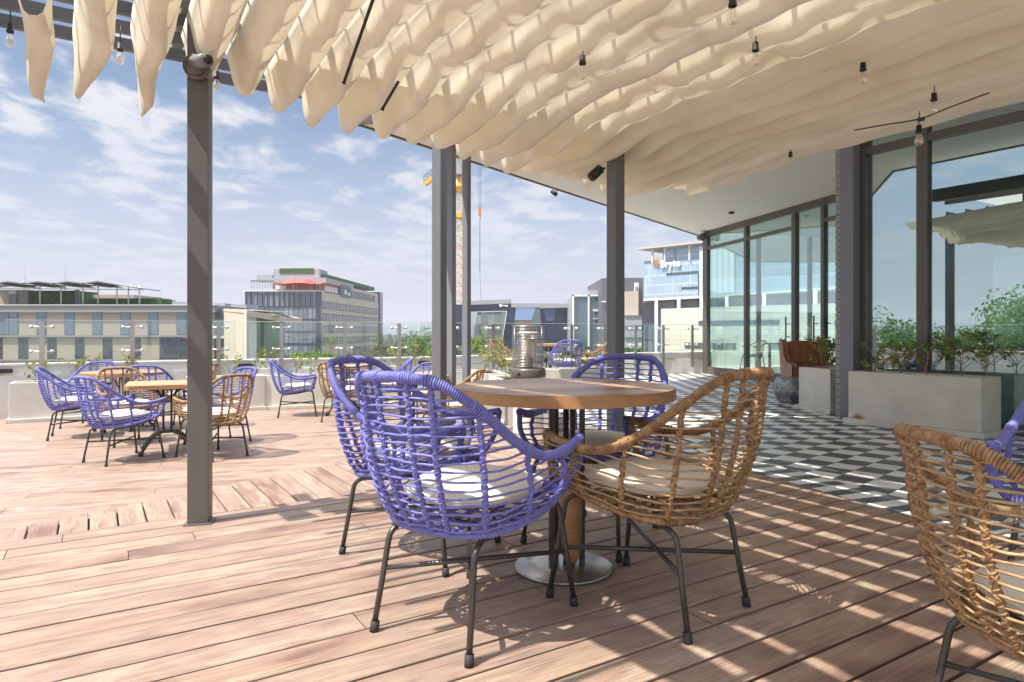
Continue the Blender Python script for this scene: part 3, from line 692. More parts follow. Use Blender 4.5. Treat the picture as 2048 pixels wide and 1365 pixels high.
# near facade on plane u=UF
UF=7.35
def fbox(mb,v0,v1,z0,z1,d0,d1,mi=0):   # d: distance in front of the facade (towards -u)
    c=UV(UF-(d0+d1)/2,(v0+v1)/2); mb.rbox(c[0],c[1],z0,z1,abs(d1-d0),v1-v0,UA,mi)
m_=MB()
for v,w_ in ((4.265,0.13),(3.603,0.105),(2.50,0.13),(1.4,0.13),(0.3,0.13),(-1.0,0.13),(-2.4,0.13)): fbox(m_,v-w_/2,v+w_/2,0.0,SO-0.001,-0.05,0.06)
m_.build('window_frame',Mt['frame'],rb,off)
m_=MB(); fbox(m_,-3.0,4.2,2.96,3.04,-0.045,0.05); fbox(m_,-3.0,4.2,SO-0.08,SO-0.002,-0.045,0.05); fbox(m_,-3.0,4.2,0.001,0.10,-0.045,0.05); m_.build('window_transom',Mt['frame'],rb,off)
vv=[4.26,3.60,2.50,1.4,0.3,-1.0,-2.4]
for j in range(6):
    m_=MB(); fbox(m_,vv[j+1]+0.06,vv[j]-0.06,0.10,2.96,-0.006,0.006); m_.build('window_pane',Mt['win'],rb,off)
    m_=MB(); fbox(m_,vv[j+1]+0.06,vv[j]-0.06,3.04,SO-0.08,-0.006,0.006); m_.build('window_pane',Mt['win'],rb,off)
# grey steel column and brick pier at the corner
m_=MB(); fbox(m_,4.258,4.41,0,SO-0.002,0.065,0.20); m_.build('corner_column',[Mt['column'],Mt['frame']],rb,off)
m_=MB()
for k in range(44):
    z0=k*0.075; fbox(m_,4.415,4.53,z0+0.004,z0+0.071,-0.60,0.10,0)
fbox(m_,4.42,4.52,0,SO-0.003,-0.58,0.085,1); m_.build('brick_pier',[Mt['brick'],Mt['void']],rb,off)
# interior
m_=MB()
c=UV(UF+4.6,0.6); m_.rbox(c[0],c[1],0.0,SO-0.004,0.15,7.6,UA); m_.build('back_wall',Mt['inner'],rb,off)
m_=MB(); c=UV(UF+1.5,4.62); m_.rbox(c[0],c[1],0,SO-0.004,2.0,0.12,UA); c=UV(UF+3.6,4.9); m_.rbox(c[0],c[1],0,SO-0.004,2.0,0.12,UA); m_.build('partition',Mt['inner'],rb,off)
m_=MB(); c=UV(UF+2.2,2.2); m_.rbox(c[0],c[1],0.0,SO-0.004,0.35,0.35,UA); m_.build('inner_column',Mt['inner'],rb,off)
m_=MB(); c=UV(UF+3.4,1.3); m_.rbox(c[0],c[1],0.0,1.1,0.6,3.4,UA); m_.build('bar_counter',Mt['innerdark'],rb,off)
m_=MB(); m_.lathe([(0,0),(0.05,0),(0.055,-0.035),(0.04,-0.04),(0,-0.04)],n=18); o=m_.build('downlight',Mt['dark']); p=at(1463,424,(SO-CZ)*F/(664-424)); o.location=(p[0],p[1],SO-0.001); tag(o,'small round surface downlight on the white soffit','downlight')
p=at(1402,474,15.3); sp_=empty('wall_speaker',p,0,'small brown outdoor speaker on the corner of the glass doors','speaker')
m_=MB(); m_.tube([(0,0.10,0),(0.0,-0.10,-0.03)],0.075,14); m_.build('speaker_body',Mt['frame'],sp_); m_=MB(); m_.bar((0,0,0.07),(0.1,0.1,0.07),0.02,0.02); m_.build('bracket',Mt['dark'],sp_)
# ================================================================== wicker chairs
RIM=[(.265,.27,.605),(.285,.13,.580),(.292,-.02,.585),(.278,-.15,.645),(.245,-.27,.74),(.165,-.365,.825),(.06,-.395,.842)]
BOT=[(.225,.21,.425),(.25,.10,.405),(.255,0.0,.388),(.24,-.10,.372),(.20,-.185,.362),(.12,-.235,.358),(.04,-.25,.358)]
NS=97
def full(H):
    P=H+[(-x,y,z) for x,y,z in reversed(H)]
    return catmull(P,NS)
RC=full(RIM); BC=full(BOT)
def sidx(s): 
    f=s*(NS-1); i=min(int(f),NS-2); f-=i; return i,f
def cur(Cv,s):
    i,f=sidx(s); return Cv[i].lerp(Cv[i+1],f)
def SP(s,t,out=0.0):
    b_=cur(BC,s); r_=cur(RC,s); q=t**0.72
    p=Vector((b_.x+(r_.x-b_.x)*q,b_.y+(r_.y-b_.y)*q,b_.z+(r_.z-b_.z)*t))
    i,f=sidx(s); d=(RC[min(i+1,NS-1)]-RC[max(i-1,0)]); n=Vector((-d.y,d.x,0))
    if n.dot(Vector((p.x,p.y+0.02,0)))<0: n=-n
    n.normalize(); return p+n*(out+0.018*math.sin(math.pi*min(1,t*1.15)))
def helix(mb,path,rad,r,pitch,ph=0.0,n=4,dirn=1,ppt=8,mi=0):
    # path: list of vectors; wind a strand around it
    L=[0]
    for i in range(1,len(path)): L.append(L[-1]+(path[i]-path[i-1]).length)
    T=L[-1]; N_=max(8,int(T/pitch*ppt)); pts=[]; j=0
    prev=None; frames=[]
    for i in range(len(path)):
        t=(path[min(i+1,len(path)-1)]-path[max(i-1,0)]).normalized()
        if prev is None: a=Vector((0,0,1)) if abs(t.z)<0.9 else Vector((1,0,0)); nn=t.cross(a).normalized()
        else: nn=(prev-t*prev.dot(t)).normalized()
        prev=nn; frames.append((nn,t.cross(nn)))
    for k in range(N_+1):
        d=T*k/N_
        while j<len(L)-2 and L[j+1]<d: j+=1
        f=(d-L[j])/max(1e-9,L[j+1]-L[j]); p=path[j].lerp(path[j+1],f); nn=frames[j][0].lerp(frames[j+1][0],f); bb=frames[j][1].lerp(frames[j+1][1],f)
        a=dirn*2*math.pi*d/pitch+ph; pts.append(p+(nn*math.cos(a)+bb*math.sin(a))*rad)
    mb.tube(pts,r,n,caps=False,mi=mi)
RIBS=[0.0,0.085,0.20,0.315,0.405,0.46,0.54,0.595,0.685,0.80,0.915,1.0]
def chair_proto(name,label,mw,mc,group,seed,wrap=0.0115,big=False):
    rnd=random.Random(seed)
    root=empty(name,(0,0,0),0,label,'chair',group)
    # rim
    m_=MB(); rp=[cur(RC,i/150) for i in range(151)]
    m_.tube(rp,0.0128,8)
    segs_=[(0,0.02)]; helix(m_,rp,0.0135,0.0036,wrap*0.62,0,4,1,9)
    # a few thicker bindings
    for s_ in RIBS[1:-1]:
        c=s_; q=[cur(RC,c-0.012+0.024*k/6) for k in range(7)]; helix(m_,q,0.0165,0.0036,0.008,rnd.random()*6,4,1,10)
    m_.build('rim',mw,root)
    # ribs
    for s_ in RIBS:
        m_=MB(); e=s_ in (0.0,1.0)
        path=[SP(s_,0.0,0)-Vector((0,0,0.0))]+[SP(s_,k/16,0.002) for k in range(1,16)]+[cur(RC,s_)]
        m_.tube(path,0.0072 if not e else 0.0105,6)
        if e: helix(m_,path,0.0108,0.0036,0.008,0,4,1,9)
        else:
            helix(m_,path,0.0082,0.0038,0.052,rnd.random()*6,4,1,9); helix(m_,path,0.0082,0.0038,0.052,rnd.random()*6+3,4,-1,9)
            helix(m_,path,0.0088,0.0030,0.020,rnd.random()*6,4,1,7)
        m_.build('rib',mw,root)
    # canes
    m_=MB()
    for k in range(22):
        h=0.018+k*0.0270
        run=[]
        def flush(run):
            if len(run)>2: m_.tube(run,0.0037,6,caps=False)
        for i in range(NS):
            s_=i/(NS-1); H=(cur(RC,s_).z-cur(BC,s_).z)
            if h<H-0.006:
                t=h/H; run.append(SP(s_,t,0.003*math.sin(i*0.9+k*2.1)+0.004)+Vector((0,0,0.003*math.sin(i*0.31+k*1.3)+rnd.uniform(-.0006,.0006))))
            else: flush(run); run=[]
        flush(run)
    # basket bottom
    for k in range(9):
        y=-0.22+k*0.052; s_=min(range(NS//2),key=lambda i:abs(BC[i].y-y)); b_=BC[s_]
        m_.tube([b_,Vector((b_.x*0.6,b_.y,b_.z-0.018)),Vector((-b_.x*0.6,b_.y,b_.z-0.018)),Vector((-b_.x,b_.y,b_.z))],0.0055,6)
    for x in (-0.14,-0.07,0.0,0.07,0.14):
        m_.tube([Vector((x,-0.225,0.350)),Vector((x,0,0.362)),Vector((x,0.20,0.405))],0.008,6)
    m_.build('cane_weave',mc,root)
    m_=MB(); bp=[BC[i] for i in range(NS)]; m_.tube(bp,0.011,8); helix(m_,bp,0.0105,0.0034,0.012,0,4,1,7)
    fr=[BC[0],Vector((0.1,0.235,0.425)),Vector((-0.1,0.235,0.425)),BC[-1]]; fr=catmull(fr,24); m_.tube(fr,0.013,8); helix(m_,fr,0.015,0.0052,0.013,0,4,1,7)
    m_.build('seat_frame',mw,root)
    # cushion
    vs=[];fs=[];nu,nv_=28,9
    for a in range(nv_+1):
        ph=math.pi*a/nv_-math.pi/2
        for b_ in range(nu):
            th=2*math.pi*b_/nu; c_,s__=math.cos(th),math.sin(th)
            sgn=lambda q:(1 if q>=0 else -1)
            ex=0.62; px=sgn(c_)*abs(c_)**ex; py=sgn(s__)*abs(s__)**ex; rr=abs(math.cos(ph))**0.45
            x=px*0.218*rr; y=py*0.212*rr-0.01+0.0; 
            if y<-0.05: x*=1-0.9*(abs(y)-0.05)
            z=0.452+0.036*math.sin(ph)*(1 if ph>0 else 0.8)+0.11*(y)*0.35+0.010*math.exp(-(x*x+y*y)/0.02)*(1 if ph>0 else 0)
            vs.append((x,y,z))
    for a in range(nv_):
        for b_ in range(nu):
            b2=(b_+1)%nu; fs.append((a*nu+b_,a*nu+b2,(a+1)*nu+b2,(a+1)*nu+b_))
    m_=MB(); m_.mesh(vs,fs,0,0.5,True); cu_=m_.build('cushion',Mt['cushion'],root)
    a=5; m_=MB(); m_.tube([Vector(q)*1.0 for q in vs[a*nu:(a+1)*nu]],0.0035,5,closed=True); m_.build('piping',Mt['cushion'],cu_)
    # legs: two bent side frames = four legs
    for sx in (-1,1):
        for rear in (0,1):
            if rear: foot=Vector((sx*0.198,-0.275,0.0)); top=Vector((sx*0.178,-0.222,0.318)); bend=Vector((sx*0.168,-0.165,0.338)); mid=Vector((sx*0.16,0.0,0.352))
            else: foot=Vector((sx*0.238,0.275,0.0)); top=Vector((sx*0.205,0.222,0.372)); bend=Vector((sx*0.190,0.165,0.386)); mid=Vector((sx*0.16,0.0,0.352))
            up=foot.lerp(top,0.9)
            path=[foot+Vector((0,0,0.012)),foot.lerp(top,0.5),up]+[ (up*(1-t)**2+ (top+Vector((0,0,0.012)))*2*t*(1-t)+bend*t*t) for t in (0.25,0.5,0.75,1)]+[mid]
            m_=MB(); m_.tube(path,0.0098,8); lg=m_.build('leg',Mt['legs'],root)
            m_=MB(); d=(top-foot).normalized(); m_.tube([foot,foot+d*0.012,foot+d*0.034],0.0145,10); m_.build('foot_cap',Mt['cap'],lg)
    m_=MB()
    fz=0.42
    def lp(sx,rear):
        foot=Vector((sx*0.198,-0.275,0.0)) if rear else Vector((sx*0.238,0.275,0.0)); top=Vector((sx*0.178,-0.222,0.318)) if rear else Vector((sx*0.205,0.222,0.372))
        return foot.lerp(top,0.20/top.z)
    m_.tube([lp(-1,1),lp(1,0)+Vector((0,0,0.0))],0.0088,8); m_.tube([lp(1,1)-Vector((0,0,0.012)),lp(-1,0)-Vector((0,0,0.012))],0.0088,8)
    m_.tube([Vector((-0.165,0.06,0.362)),Vector((0.165,0.06,0.362))],0.009,8); m_.tube([Vector((-0.165,-0.10,0.352)),Vector((0.165,-0.10,0.352))],0.009,8)
    m_.build('cross_brace',Mt['legs'],root)
    return root
GB='purple blue wicker armchairs'; GN='natural brown wicker armchairs'
blue=chair_proto('wicker_chair','purple blue wicker chair with its back to the viewer, front centre of the round table',Mt['purple'],Mt['purple'],GB,1); reg(blue)
brown=chair_proto('wicker_chair','brown wicker chair in the foreground, right of the round table, seen from the side',Mt['rattan'],Mt['cane'],GN,2,0.012,True); reg(brown)
def place(o,x,y,head,z=0,s=1.0):   # head: direction the sitter faces (deg from +X)
    o.location=(x,y,z); o.rotation_euler=(0,0,R(head-90)); o.scale=(s,s,s)
place(blue,-.13,2.27,55); place(brown,.50,2.41,134.5)
def bc(x,y,h,lab,z=0,s=1.0): o=clone(blue,(0,0,0),0,lab); place(o,x,y,h,z,s); return o
def nc(x,y,h,lab,z=0,s=1.0): o=clone(brown,(0,0,0),0,lab); place(o,x,y,h,z,s); return o
LF=-0.30
bc(-.414,2.975,-24.7,'purple blue wicker chair just behind the front one, facing right to the round table')
bc(.40,3.17,-122.4,'purple blue wicker chair on the far side of the foreground round table')
nc(1.25,1.43,0,'brown wicker chair cut off at the bottom right corner',0.0,0.89)
bc(1.95,2.16,-138,'purple blue wicker chair cut off at the right edge above the brown corner chair')
# left cluster
bc(-5.28,8.05,28,'purple blue wicker chair in profile at the far left, in front of the long planter',LF)
bc(-3.87,6.60,60,'purple blue wicker chair seen from behind at the square table left of the post',LF)
nc(-4.42,7.65,-42,'brown wicker chair behind the table left of the thick post, facing the viewer',LF)
bc(-4.72,8.75,100,'purple blue wicker chair back seen behind the brown chair on the left',LF)
bc(-5.75,9.02,-80,'purple blue wicker chair between the back left table and the parapet',LF)
nc(-4.35,8.80,178,'brown wicker chair at the back left table, partly hidden by the thick post',LF)
nc(-3.06,6.80,148,'brown wicker chair just right of the thick post, backrest to the right',LF)
bc(-3.36,7.60,-124,'purple blue wicker chair half hidden behind the brown chair right of the thick post',LF)
# middle cluster
bc(-3.27,10.1,18,'purple blue wicker chair in profile in front of the middle planter',LF)
nc(-2.42,9.55,75,'brown wicker chair with its back to the viewer at the small square table',LF)
bc(-2.72,11.15,-92,'purple blue wicker chair on the parapet side of the small square table',LF)
bc(-1.98,10.55,190,'purple blue wicker chair back just above the rim of the blue chair in front',LF)
bc(-1.15,8.75,-100,'purple blue wicker chair behind the round table left of the grey posts',LF)
nc(-.72,7.55,168,'brown wicker chair seen between the thin grey posts',LF)
# far cluster on the tiles
nc(-.02,12.6,-15,'dark brown wicker chair beyond the patio heater, on its left',0.0,0.97)
bc(.98,12.3,100,'purple blue wicker chair on the tiles right of the patio heater',0.0,0.97)
nc(1.55,12.9,175,'dark brown wicker chair on the tiles, behind the blue one right of the heater',0.0,0.97)
bc(.45,13.3,-60,'purple blue wicker chair farthest off, mostly hidden by the heater cage',0.0,0.97)

# ================================================================== tables
rt=empty('round_table',(.213,2.74,0),0,'large round brown wooden cafe table in the foreground on a round steel base','table')
m_=MB(); NA=72; rr=.4525
def planktop(mb,poly,z0,z1,ang,pl=0.09,edge=True,seed=0):
    rnd=random.Random(seed); ca,sa=math.cos(ang),math.sin(ang); L=[(x*ca+y*sa,-x*sa+y*ca) for x,y in poly]; ys=[p[1] for p in L]; k=math.floor(min(ys)/pl)
    while k*pl<max(ys):
        q=clip(clip(L,0,k*pl+0.0008,0,1),0,(k+1)*pl-0.0008,0,-1)
        if len(q)>2: mb.face([(a,b,z1) for a,b in q],None,0,rnd.random())
        k+=1
    n=len(L); 
    for i in range(n):
        a=L[i]; b=L[(i+1)%n]; mb.face([(a[0],a[1],z0),(b[0],b[1],z0),(b[0],b[1],z1-0.0006),(a[0],a[1],z1-0.0006)],None,1,0.5,n>12)
    mb.face([(a[0],a[1],z1-0.0007) for a in L],None,1,0.0); mb.face([(a[0],a[1],z0) for a in reversed(L)],None,1,0.3)
circ=[(rr*math.cos(2*math.pi*i/NA),rr*math.sin(2*math.pi*i/NA)) for i in range(NA)]
planktop(m_,circ,0.708,0.752,0,0.075,seed=4); o=m_.build('tabletop',[Mt['table'],Mt['table_edge']],rt); o.rotation_euler=(0,0,R(8)); 
m_=MB(); m_.lathe([(0.202,0.002),(0.202,0.010),(0.197,0.013),(0.02,0.016),(0,0.016)],n=64); m_.build('base_plate',Mt['steel'],rt)
m_=MB()
prof=[(0.0,.024),(.022,.028),(.04,.06),(.046,.14),(.047,.30),(.046,.38),(.03,.42),(.0,.425)]
m_.lathe(prof,(.030,-.01,0),n=20); o=m_.build('wood_core',Mt['table_edge'],rt); 
m_=MB()
for x,y in ((-.052,-.03),(-.03,.03),(.04,.035),(.075,-.015)): m_.rbox(x,y,.016,.708,.018,.018,R(20))
m_.rbox(.01,0,.69,.7075,.30,.04,R(20)); m_.rbox(.01,0,.69,.7073,.30,.04,R(110)); m_.tube([(.01,0,.016),(.01,0,.70)],.012,8)
m_.build('pedestal',Mt['legs'],rt)
def bistro(name,x,y,h,shape,size,ang,label,z=LF,mt=None):
    root=empty(name,(x,y,z),ang,label,'table','wooden cafe tables with iron bases')
    if shape=='round': poly=[(size*math.cos(2*math.pi*i/48),size*math.sin(2*math.pi*i/48)) for i in range(48)]
    else:
        a=size; c=0.04; poly=[(a-c,-a),(a,-a+c),(a,a-c),(a-c,a),(-a+c,a),(-a,a-c),(-a,-a+c),(-a+c,-a)]
    m_=MB(); planktop(m_,poly,h-.042,h,0,.10,seed=int(x*10)); m_.build('tabletop',[Mt['paletable'],Mt['table_edge']],root)
    m_=MB()
    for k in range(4):
        a=k*math.pi/2+math.pi/4; c_,s_=math.cos(a),math.sin(a)
        path=catmull([(c_*.34,s_*.34,.0),(c_*.33,s_*.33,.03),(c_*.27,s_*.27,.10),(c_*.16,s_*.16,.185),(c_*.07,s_*.07,.21),(c_*.05,s_*.05,.24)],16); m_.tube(path,.016,8)
        m_.tube([(c_*.34,s_*.34,0.0),(c_*.34,s_*.34,.045)],.024,10)
        m_.tube([(c_*.055,s_*.055,.20),(c_*.055,s_*.055,h-.06)],.011,8)
        m_.tube(catmull([(c_*.055,s_*.055,h-.22),(c_*.12,s_*.12,h-.10),(c_*.24,s_*.24,h-.05)],10),.011,6)
    m_.lathe([(.0,.20),(.085,.20),(.085,.225),(.0,.225)],n=20); m_.lathe([(.0,h-.065),(.25,h-.062),(.25,h-.043),(.0,h-.043)],n=24)
    m_.build('iron_base',Mt['legs'],root); return root
bistro('square_table',-3.70,7.12,.73,'sq',.385,R(27),'square wooden table with an iron base behind the thick grey post')
bistro('round_cafe_table',-5.10,8.72,.75,'round',.50,0,'round wooden table at the back left near the parapet')
bistro('square_table',-2.62,10.35,.75,'sq',.38,R(12),'small square wooden table in the middle distance by the middle planter')
bistro('round_cafe_table',-1.22,7.95,.75,'round',.46,0,'round wooden table seen left of the grey posts behind the blue chairs')
bistro('round_cafe_table',.72,13.1,.74,'round',.42,0,'dark round table beyond the patio heater on the tiles',0.0)

# ================================================================== planters and shrubs
def planter(x,y,z,L,D,H,ang,label):
    root=empty('planter',(x,y,z),ang,label,'planter','pale concrete trough planters')
    m_=MB(); t_=.045
    hx,hy=L/2,D/2
    m_.box(-hx,-hy,.055,hx,-hy+t_,H); m_.box(-hx,hy-t_,.055,hx,hy,H); m_.box(-hx,-hy+t_+.0,.055,-hx+t_,hy-t_,H-.0012); m_.box(hx-t_,-hy+t_,.055,hx,hy-t_,H-.0012)
    m_.build('trough',Mt['planter'],root,bevel=.006)
    m_=MB(); m_.box(-hx-.04,-hy-.04,0.001,hx+.04,hy+.04,.055); m_.build('plinth',Mt['planter'],root,bevel=.005)
    m_=MB(); m_.box(-hx+t_,-hy+t_,.10,hx-t_,hy-t_,H-.035); m_.build('soil',Mt['soil'],root)
    return root
def shrub(x,y,z,h,seed,label,leaf=.046,nb=7,spread=.16,nl=16,light=False):
    rnd=random.Random(seed); root=empty('shrub',(x,y,z),0,label,'shrub','young shrubs in the planters')
    st=MB(); lf=MB()
    st.tube(catmull([(0,0,-.02),(rnd.uniform(-.02,.02),rnd.uniform(-.02,.02),h*.35),(rnd.uniform(-.05,.05),rnd.uniform(-.05,.05),h*.7),(rnd.uniform(-.06,.06),rnd.uniform(-.06,.06),h*.93)],10),.0055,5,rf=lambda t:1.15-.8*t)
    for k in range(nb):
        a=rnd.uniform(0,6.28); z0=h*rnd.uniform(.08,.75); ln=spread*rnd.uniform(.5,1.25); el=rnd.uniform(.5,1.3)
        p0=Vector((0,0,z0)); p1=p0+Vector((math.cos(a)*ln*.6,math.sin(a)*ln*.6,ln*el*.7)); p2=p0+Vector((math.cos(a)*ln,math.sin(a)*ln,ln*el*1.5))
        if p2.z>h: p2.z=h-rnd.uniform(0,.04)
        st.tube([p0,p1,p2],.003,4,rf=lambda t:1.2-.8*t)
        for j in range(nl):
            t_=rnd.uniform(.25,1.02); c=p0.lerp(p1,t_*2) if t_<.5 else p1.lerp(p2,(t_-.5)*2)
            c=c+Vector((rnd.gauss(0,.011),rnd.gauss(0,.011),rnd.gauss(0,.011)))
            d=Vector((math.cos(a)+rnd.uniform(-1,1),math.sin(a)+rnd.uniform(-1,1),rnd.uniform(-.2,1.2))).normalized(); s_=d.cross(Vector((rnd.uniform(-1,1),rnd.uniform(-1,1),rnd.uniform(-1,1)))).normalized()
            l=leaf*rnd.uniform(.6,1.25); w_=l*.24
            up=d.cross(s_)*l*0.08
            lf.face([c,c+d*l*.5+s_*w_*1.15-up,c+d*l,c+d*l*.5-s_*w_-up],None,0,rnd.random()**.8)
    st.build('stem',Mt['stem'],root); lf.build('foliage',Mt['leaf'],root); return root
wd=math.atan2(W[2][1]-W[1][1],W[2][0]-W[1][0])
def plrow(x,y,z,L,D,H,ang,label,specs,where):
    planter(x,y,z,L,D,H,ang,label)
    for i,(f,h,kw) in enumerate(specs):
        px=x+math.cos(ang)*L*f; py=y+math.sin(ang)*L*f
        shrub(px,py,z+H-.05,h,int(1000+x*100+i*7),where[i],**kw)
O1=['first','second','third','fourth','fifth','sixth']
def names(n,base): return ['%s shrub from the left in the %s'%(O1[i],base) for i in range(n)]
c=Vector((-7.0,9.22,0)); dd=Vector((math.cos(wd),math.sin(wd),0)); nn=Vector((-dd.y,dd.x,0))
p=c+dd*.85+nn*.23
plrow(p.x,p.y,LF,1.7,.42,.56,wd,'long pale planter at the far left against the parapet',[(-.34,.30,{}),(-.08,.36,{}),(.1,.50,dict(spread=.1)),(.36,.55,dict(spread=.12))],names(4,'far left planter'))
p=Vector((-4.65,10.78,0))
plrow(p.x,p.y,LF,1.15,.40,.56,wd-R(2),'pale planter between the thick grey post and the middle planter',[(-.3,.5,dict(spread=.12)),(.05,.42,{}),(.38,.45,dict(spread=.1))],names(3,'planter right of the thick post'))
a2=R(17)
p=Vector((-3.62,11.25,0))
plrow(p.x,p.y,LF,1.35,.42,.56,a2,'pale planter in the middle distance behind the profile blue chair',[(-.34,.52,dict(nl=20)),(-.02,.38,{}),(.15,.36,{}),(.42,.80,dict(spread=.12))],names(4,'middle planter'))
p=Vector((-2.05,11.72,0))
plrow(p.x,p.y,LF,1.3,.42,.56,a2,'pale planter behind the small square table',[(-.3,.9,dict(spread=.12)),(.0,.45,{}),(.25,.66,dict(spread=.1)),(.45,.5,{})],names(4,'planter behind the small square table'))
p=Vector((-1.05,12.2,0))
plrow(p.x,p.y,LF,1.0,.42,.56,R(35),'pale planter just left of the grey posts',[(-.2,.85,dict(spread=.12)),(.3,.6,{})],names(2,'planter left of the grey posts'))
pa=R(104)
plrow(-.40,11.3,LF,1.2,.40,.60,pa,'pale planter right of the grey posts, farther of two in line',[(-.3,.55,dict(nl=22)),(.0,.80,dict(nl=22,spread=.18)),(.3,.6,{})],names(3,'farther planter right of the grey posts'))
plrow(-.02,9.75,LF,1.2,.40,.60,pa,'pale planter right of the grey posts, nearer of two in line',[(-.35,.42,dict(nl=22)),(-.1,.50,dict(nl=22,spread=.18)),(.25,.66,dict(nl=22,spread=.2))],names(3,'nearer planter right of the grey posts'))
plrow(.75,10.0,0.0,1.3,.40,.42,R(8),'low pale planter behind the patio heater',[(-.36,.34,dict(nl=22)),(-.05,.30,dict(nl=22)),(.2,.34,dict(nl=22)),(.42,.28,dict(nl=22))],names(4,'low planter behind the heater'))
# planters by the restaurant
c=UV(UF-.34,3.48); 
plrow(c[0],c[1],0,1.26,.40,.555,UA+math.pi/2,'long pale planter in front of the big windows with a rust stain',[(.36,.32,dict(nl=22,nb=8)),(.14,.34,dict(nl=22,nb=8,spread=.18)),(-.06,.35,dict(nl=20,nb=7,spread=.24)),(-.30,.45,dict(nl=20,nb=7,spread=.24)),(-.46,.28,dict(nl=16,nb=6,spread=.22))],names(5,'planter before the big windows'))
plrow(3.93,8.22,0,.52,.46,.53,R(-72),'square pale planter beside the grey corner column',[(-.22,.42,dict(nl=34,nb=11,light=True)),(.0,.46,dict(nl=34,nb=10)),(.25,.40,dict(nl=24,nb=8))],names(3,'square planter by the corner column'))
sm_=bpy.data.materials.new('rust_stain'); sm_.use_nodes=True; t=sm_.node_tree; t.nodes.clear(); L=t.links.new
o=t.nodes.new('ShaderNodeOutputMaterial'); d=t.nodes.new('ShaderNodeBsdfDiffuse'); d.inputs[0].default_value=(0.42,0.22,0.05,1); tr=t.nodes.new('ShaderNodeBsdfTransparent'); mx=t.nodes.new('ShaderNodeMixShader')
uvn=t.nodes.new('ShaderNodeUVMap'); ln_=t.nodes.new('ShaderNodeVectorMath'); ln_.operation='LENGTH'; L(uvn.outputs[0],ln_.inputs[0])
nz=t.nodes.new('ShaderNodeTexNoise'); nz.inputs['Scale'].default_value=4; L(uvn.outputs[0],nz.inputs['Vector'])
q=t.nodes.new('ShaderNodeMath'); q.operation='MULTIPLY_ADD'; L(nz.outputs['Fac'],q.inputs[0]); q.inputs[1].default_value=0.7; L(ln_.outputs['Value'],q.inputs[2])
rp=t.nodes.new('ShaderNodeMapRange'); rp.inputs[1].default_value=0.55; rp.inputs[2].default_value=1.25; rp.inputs[3].default_value=0.8; rp.inputs[4].default_value=0; L(q.outputs[0],rp.inputs[0]); L(rp.outputs[0],mx.inputs[0]); L(tr.outputs[0],mx.inputs[1]); L(d.outputs[0],mx.inputs[2]); L(mx.outputs[0],o.inputs[0])
pl_=[x for x in C.objects if x.name.startswith('planter') and x.get('label','').startswith('long pale planter in front')][0]
m_=MB(); x0_,x1_,z0_,z1_=.42,.62,.056,.13
m_.face([(x1_,.2015,z0_),(x0_,.2015,z0_),(x0_,.2015,z1_),(x1_,.2015,z1_)],[(-1,0),(1,0),(1,1),(-1,1)]); m_.build('stain',sm_,pl_)
# ================================================================== patio heater
hx,hy=.18,7.35
ht=empty('patio_heater',(hx,hy,-.15),0,'barrel shaped patio heater with a round wire cage beyond the round table','patio heater')
m_=MB(); m_.lathe([(.0,.005),(.165,.005),(.17,.02),(.168,.60),(.16,.62),(0,.62)],n=40); m_.build('gas_body',Mt['white'],ht)
m_=MB(); m_.lathe([(.0,.622),(.19,.622),(.195,.64),(.195,.70),(.185,.725),(.06,.735),(0,.735)],n=40); m_.build('burner_housing',Mt['frame'],ht)
m_=MB(); m_.lathe([(0,.736),(.05,.736),(.05,.80),(.085,.815),(.085,1.02),(.09,1.03),(.085,1.045),(.0,1.05)],n=28); m_.build('burner',Mt['steel'],ht)
m_=MB(); m_.lathe([(.15,1.10),(.10,1.125),(.0,1.135)],n=36); m_.build('reflector',Mt['chrome'],ht)
m_=MB()
for k in range(27):
    z=.75+k*.0165; m_.tube([(.178*math.cos(a*math.pi/20),.178*math.sin(a*math.pi/20),z) for a in range(40)],.0032,4,closed=True)
for k in range(4):
    a=k*math.pi/2+.5; m_.tube([(.175*math.cos(a),.175*math.sin(a),.73),(.175*math.cos(a),.175*math.sin(a),1.185)],.005,6)
m_.tube([(.178*math.cos(a*math.pi/20),.178*math.sin(a*math.pi/20),1.19) for a in range(40)],.006,6,closed=True)
m_.build('wire_cage',Mt['steel'],ht)
m_=MB(); m_.tube([(-.11,-.16,.67),(-.115,-.205,.67)],.015,12); m_.build('knob',Mt['dark'],ht)
# ================================================================== armchair, stool, interior furniture
ac=empty('wingback_armchair',(4.38,9.75,0),R(-25),'tan leather wingback armchair with buttoned back beside the glass doors','armchair')
def rounded(mb,x0,y0,z0,x1,y1,z1): mb.box(x0,y0,z0,x1,y1,z1)
# back with buttons
vs=[];fs=[];n1_,n2_=20,20
for j in range(n2_+1):
    for i in range(n1_+1):
        x=-.27+.54*i/n1_; z=.36+.62*j/n2_; b_=0
        for bx in (-.14,0,.14):
            for bz in (.55,.70,.85): b_+=math.exp(-((x-bx)**2+(z-bz)**2)/.0016)
        vs.append((x,.20+.14*(j/n2_)-.05*math.cos(x*3.0)+.03*b_,z-.03*abs(x/.27)**2*(j/n2_)))
fs=[(j*(n1_+1)+i,j*(n1_+1)+i+1,(j+1)*(n1_+1)+i+1,(j+1)*(n1_+1)+i) for j in range(n2_) for i in range(n1_)]
m_=MB(); m_.mesh(vs,fs,0,.5,True); o=m_.build('backrest',Mt['leather'],ac); q=o.modifiers.new('s','SOLIDIFY'); q.thickness=.09; q.offset=-1
m_=MB(); m_.box(-.28,-.34,.30,.28,.17,.46); m_.build('seat',Mt['leather'],ac,bevel=.05)
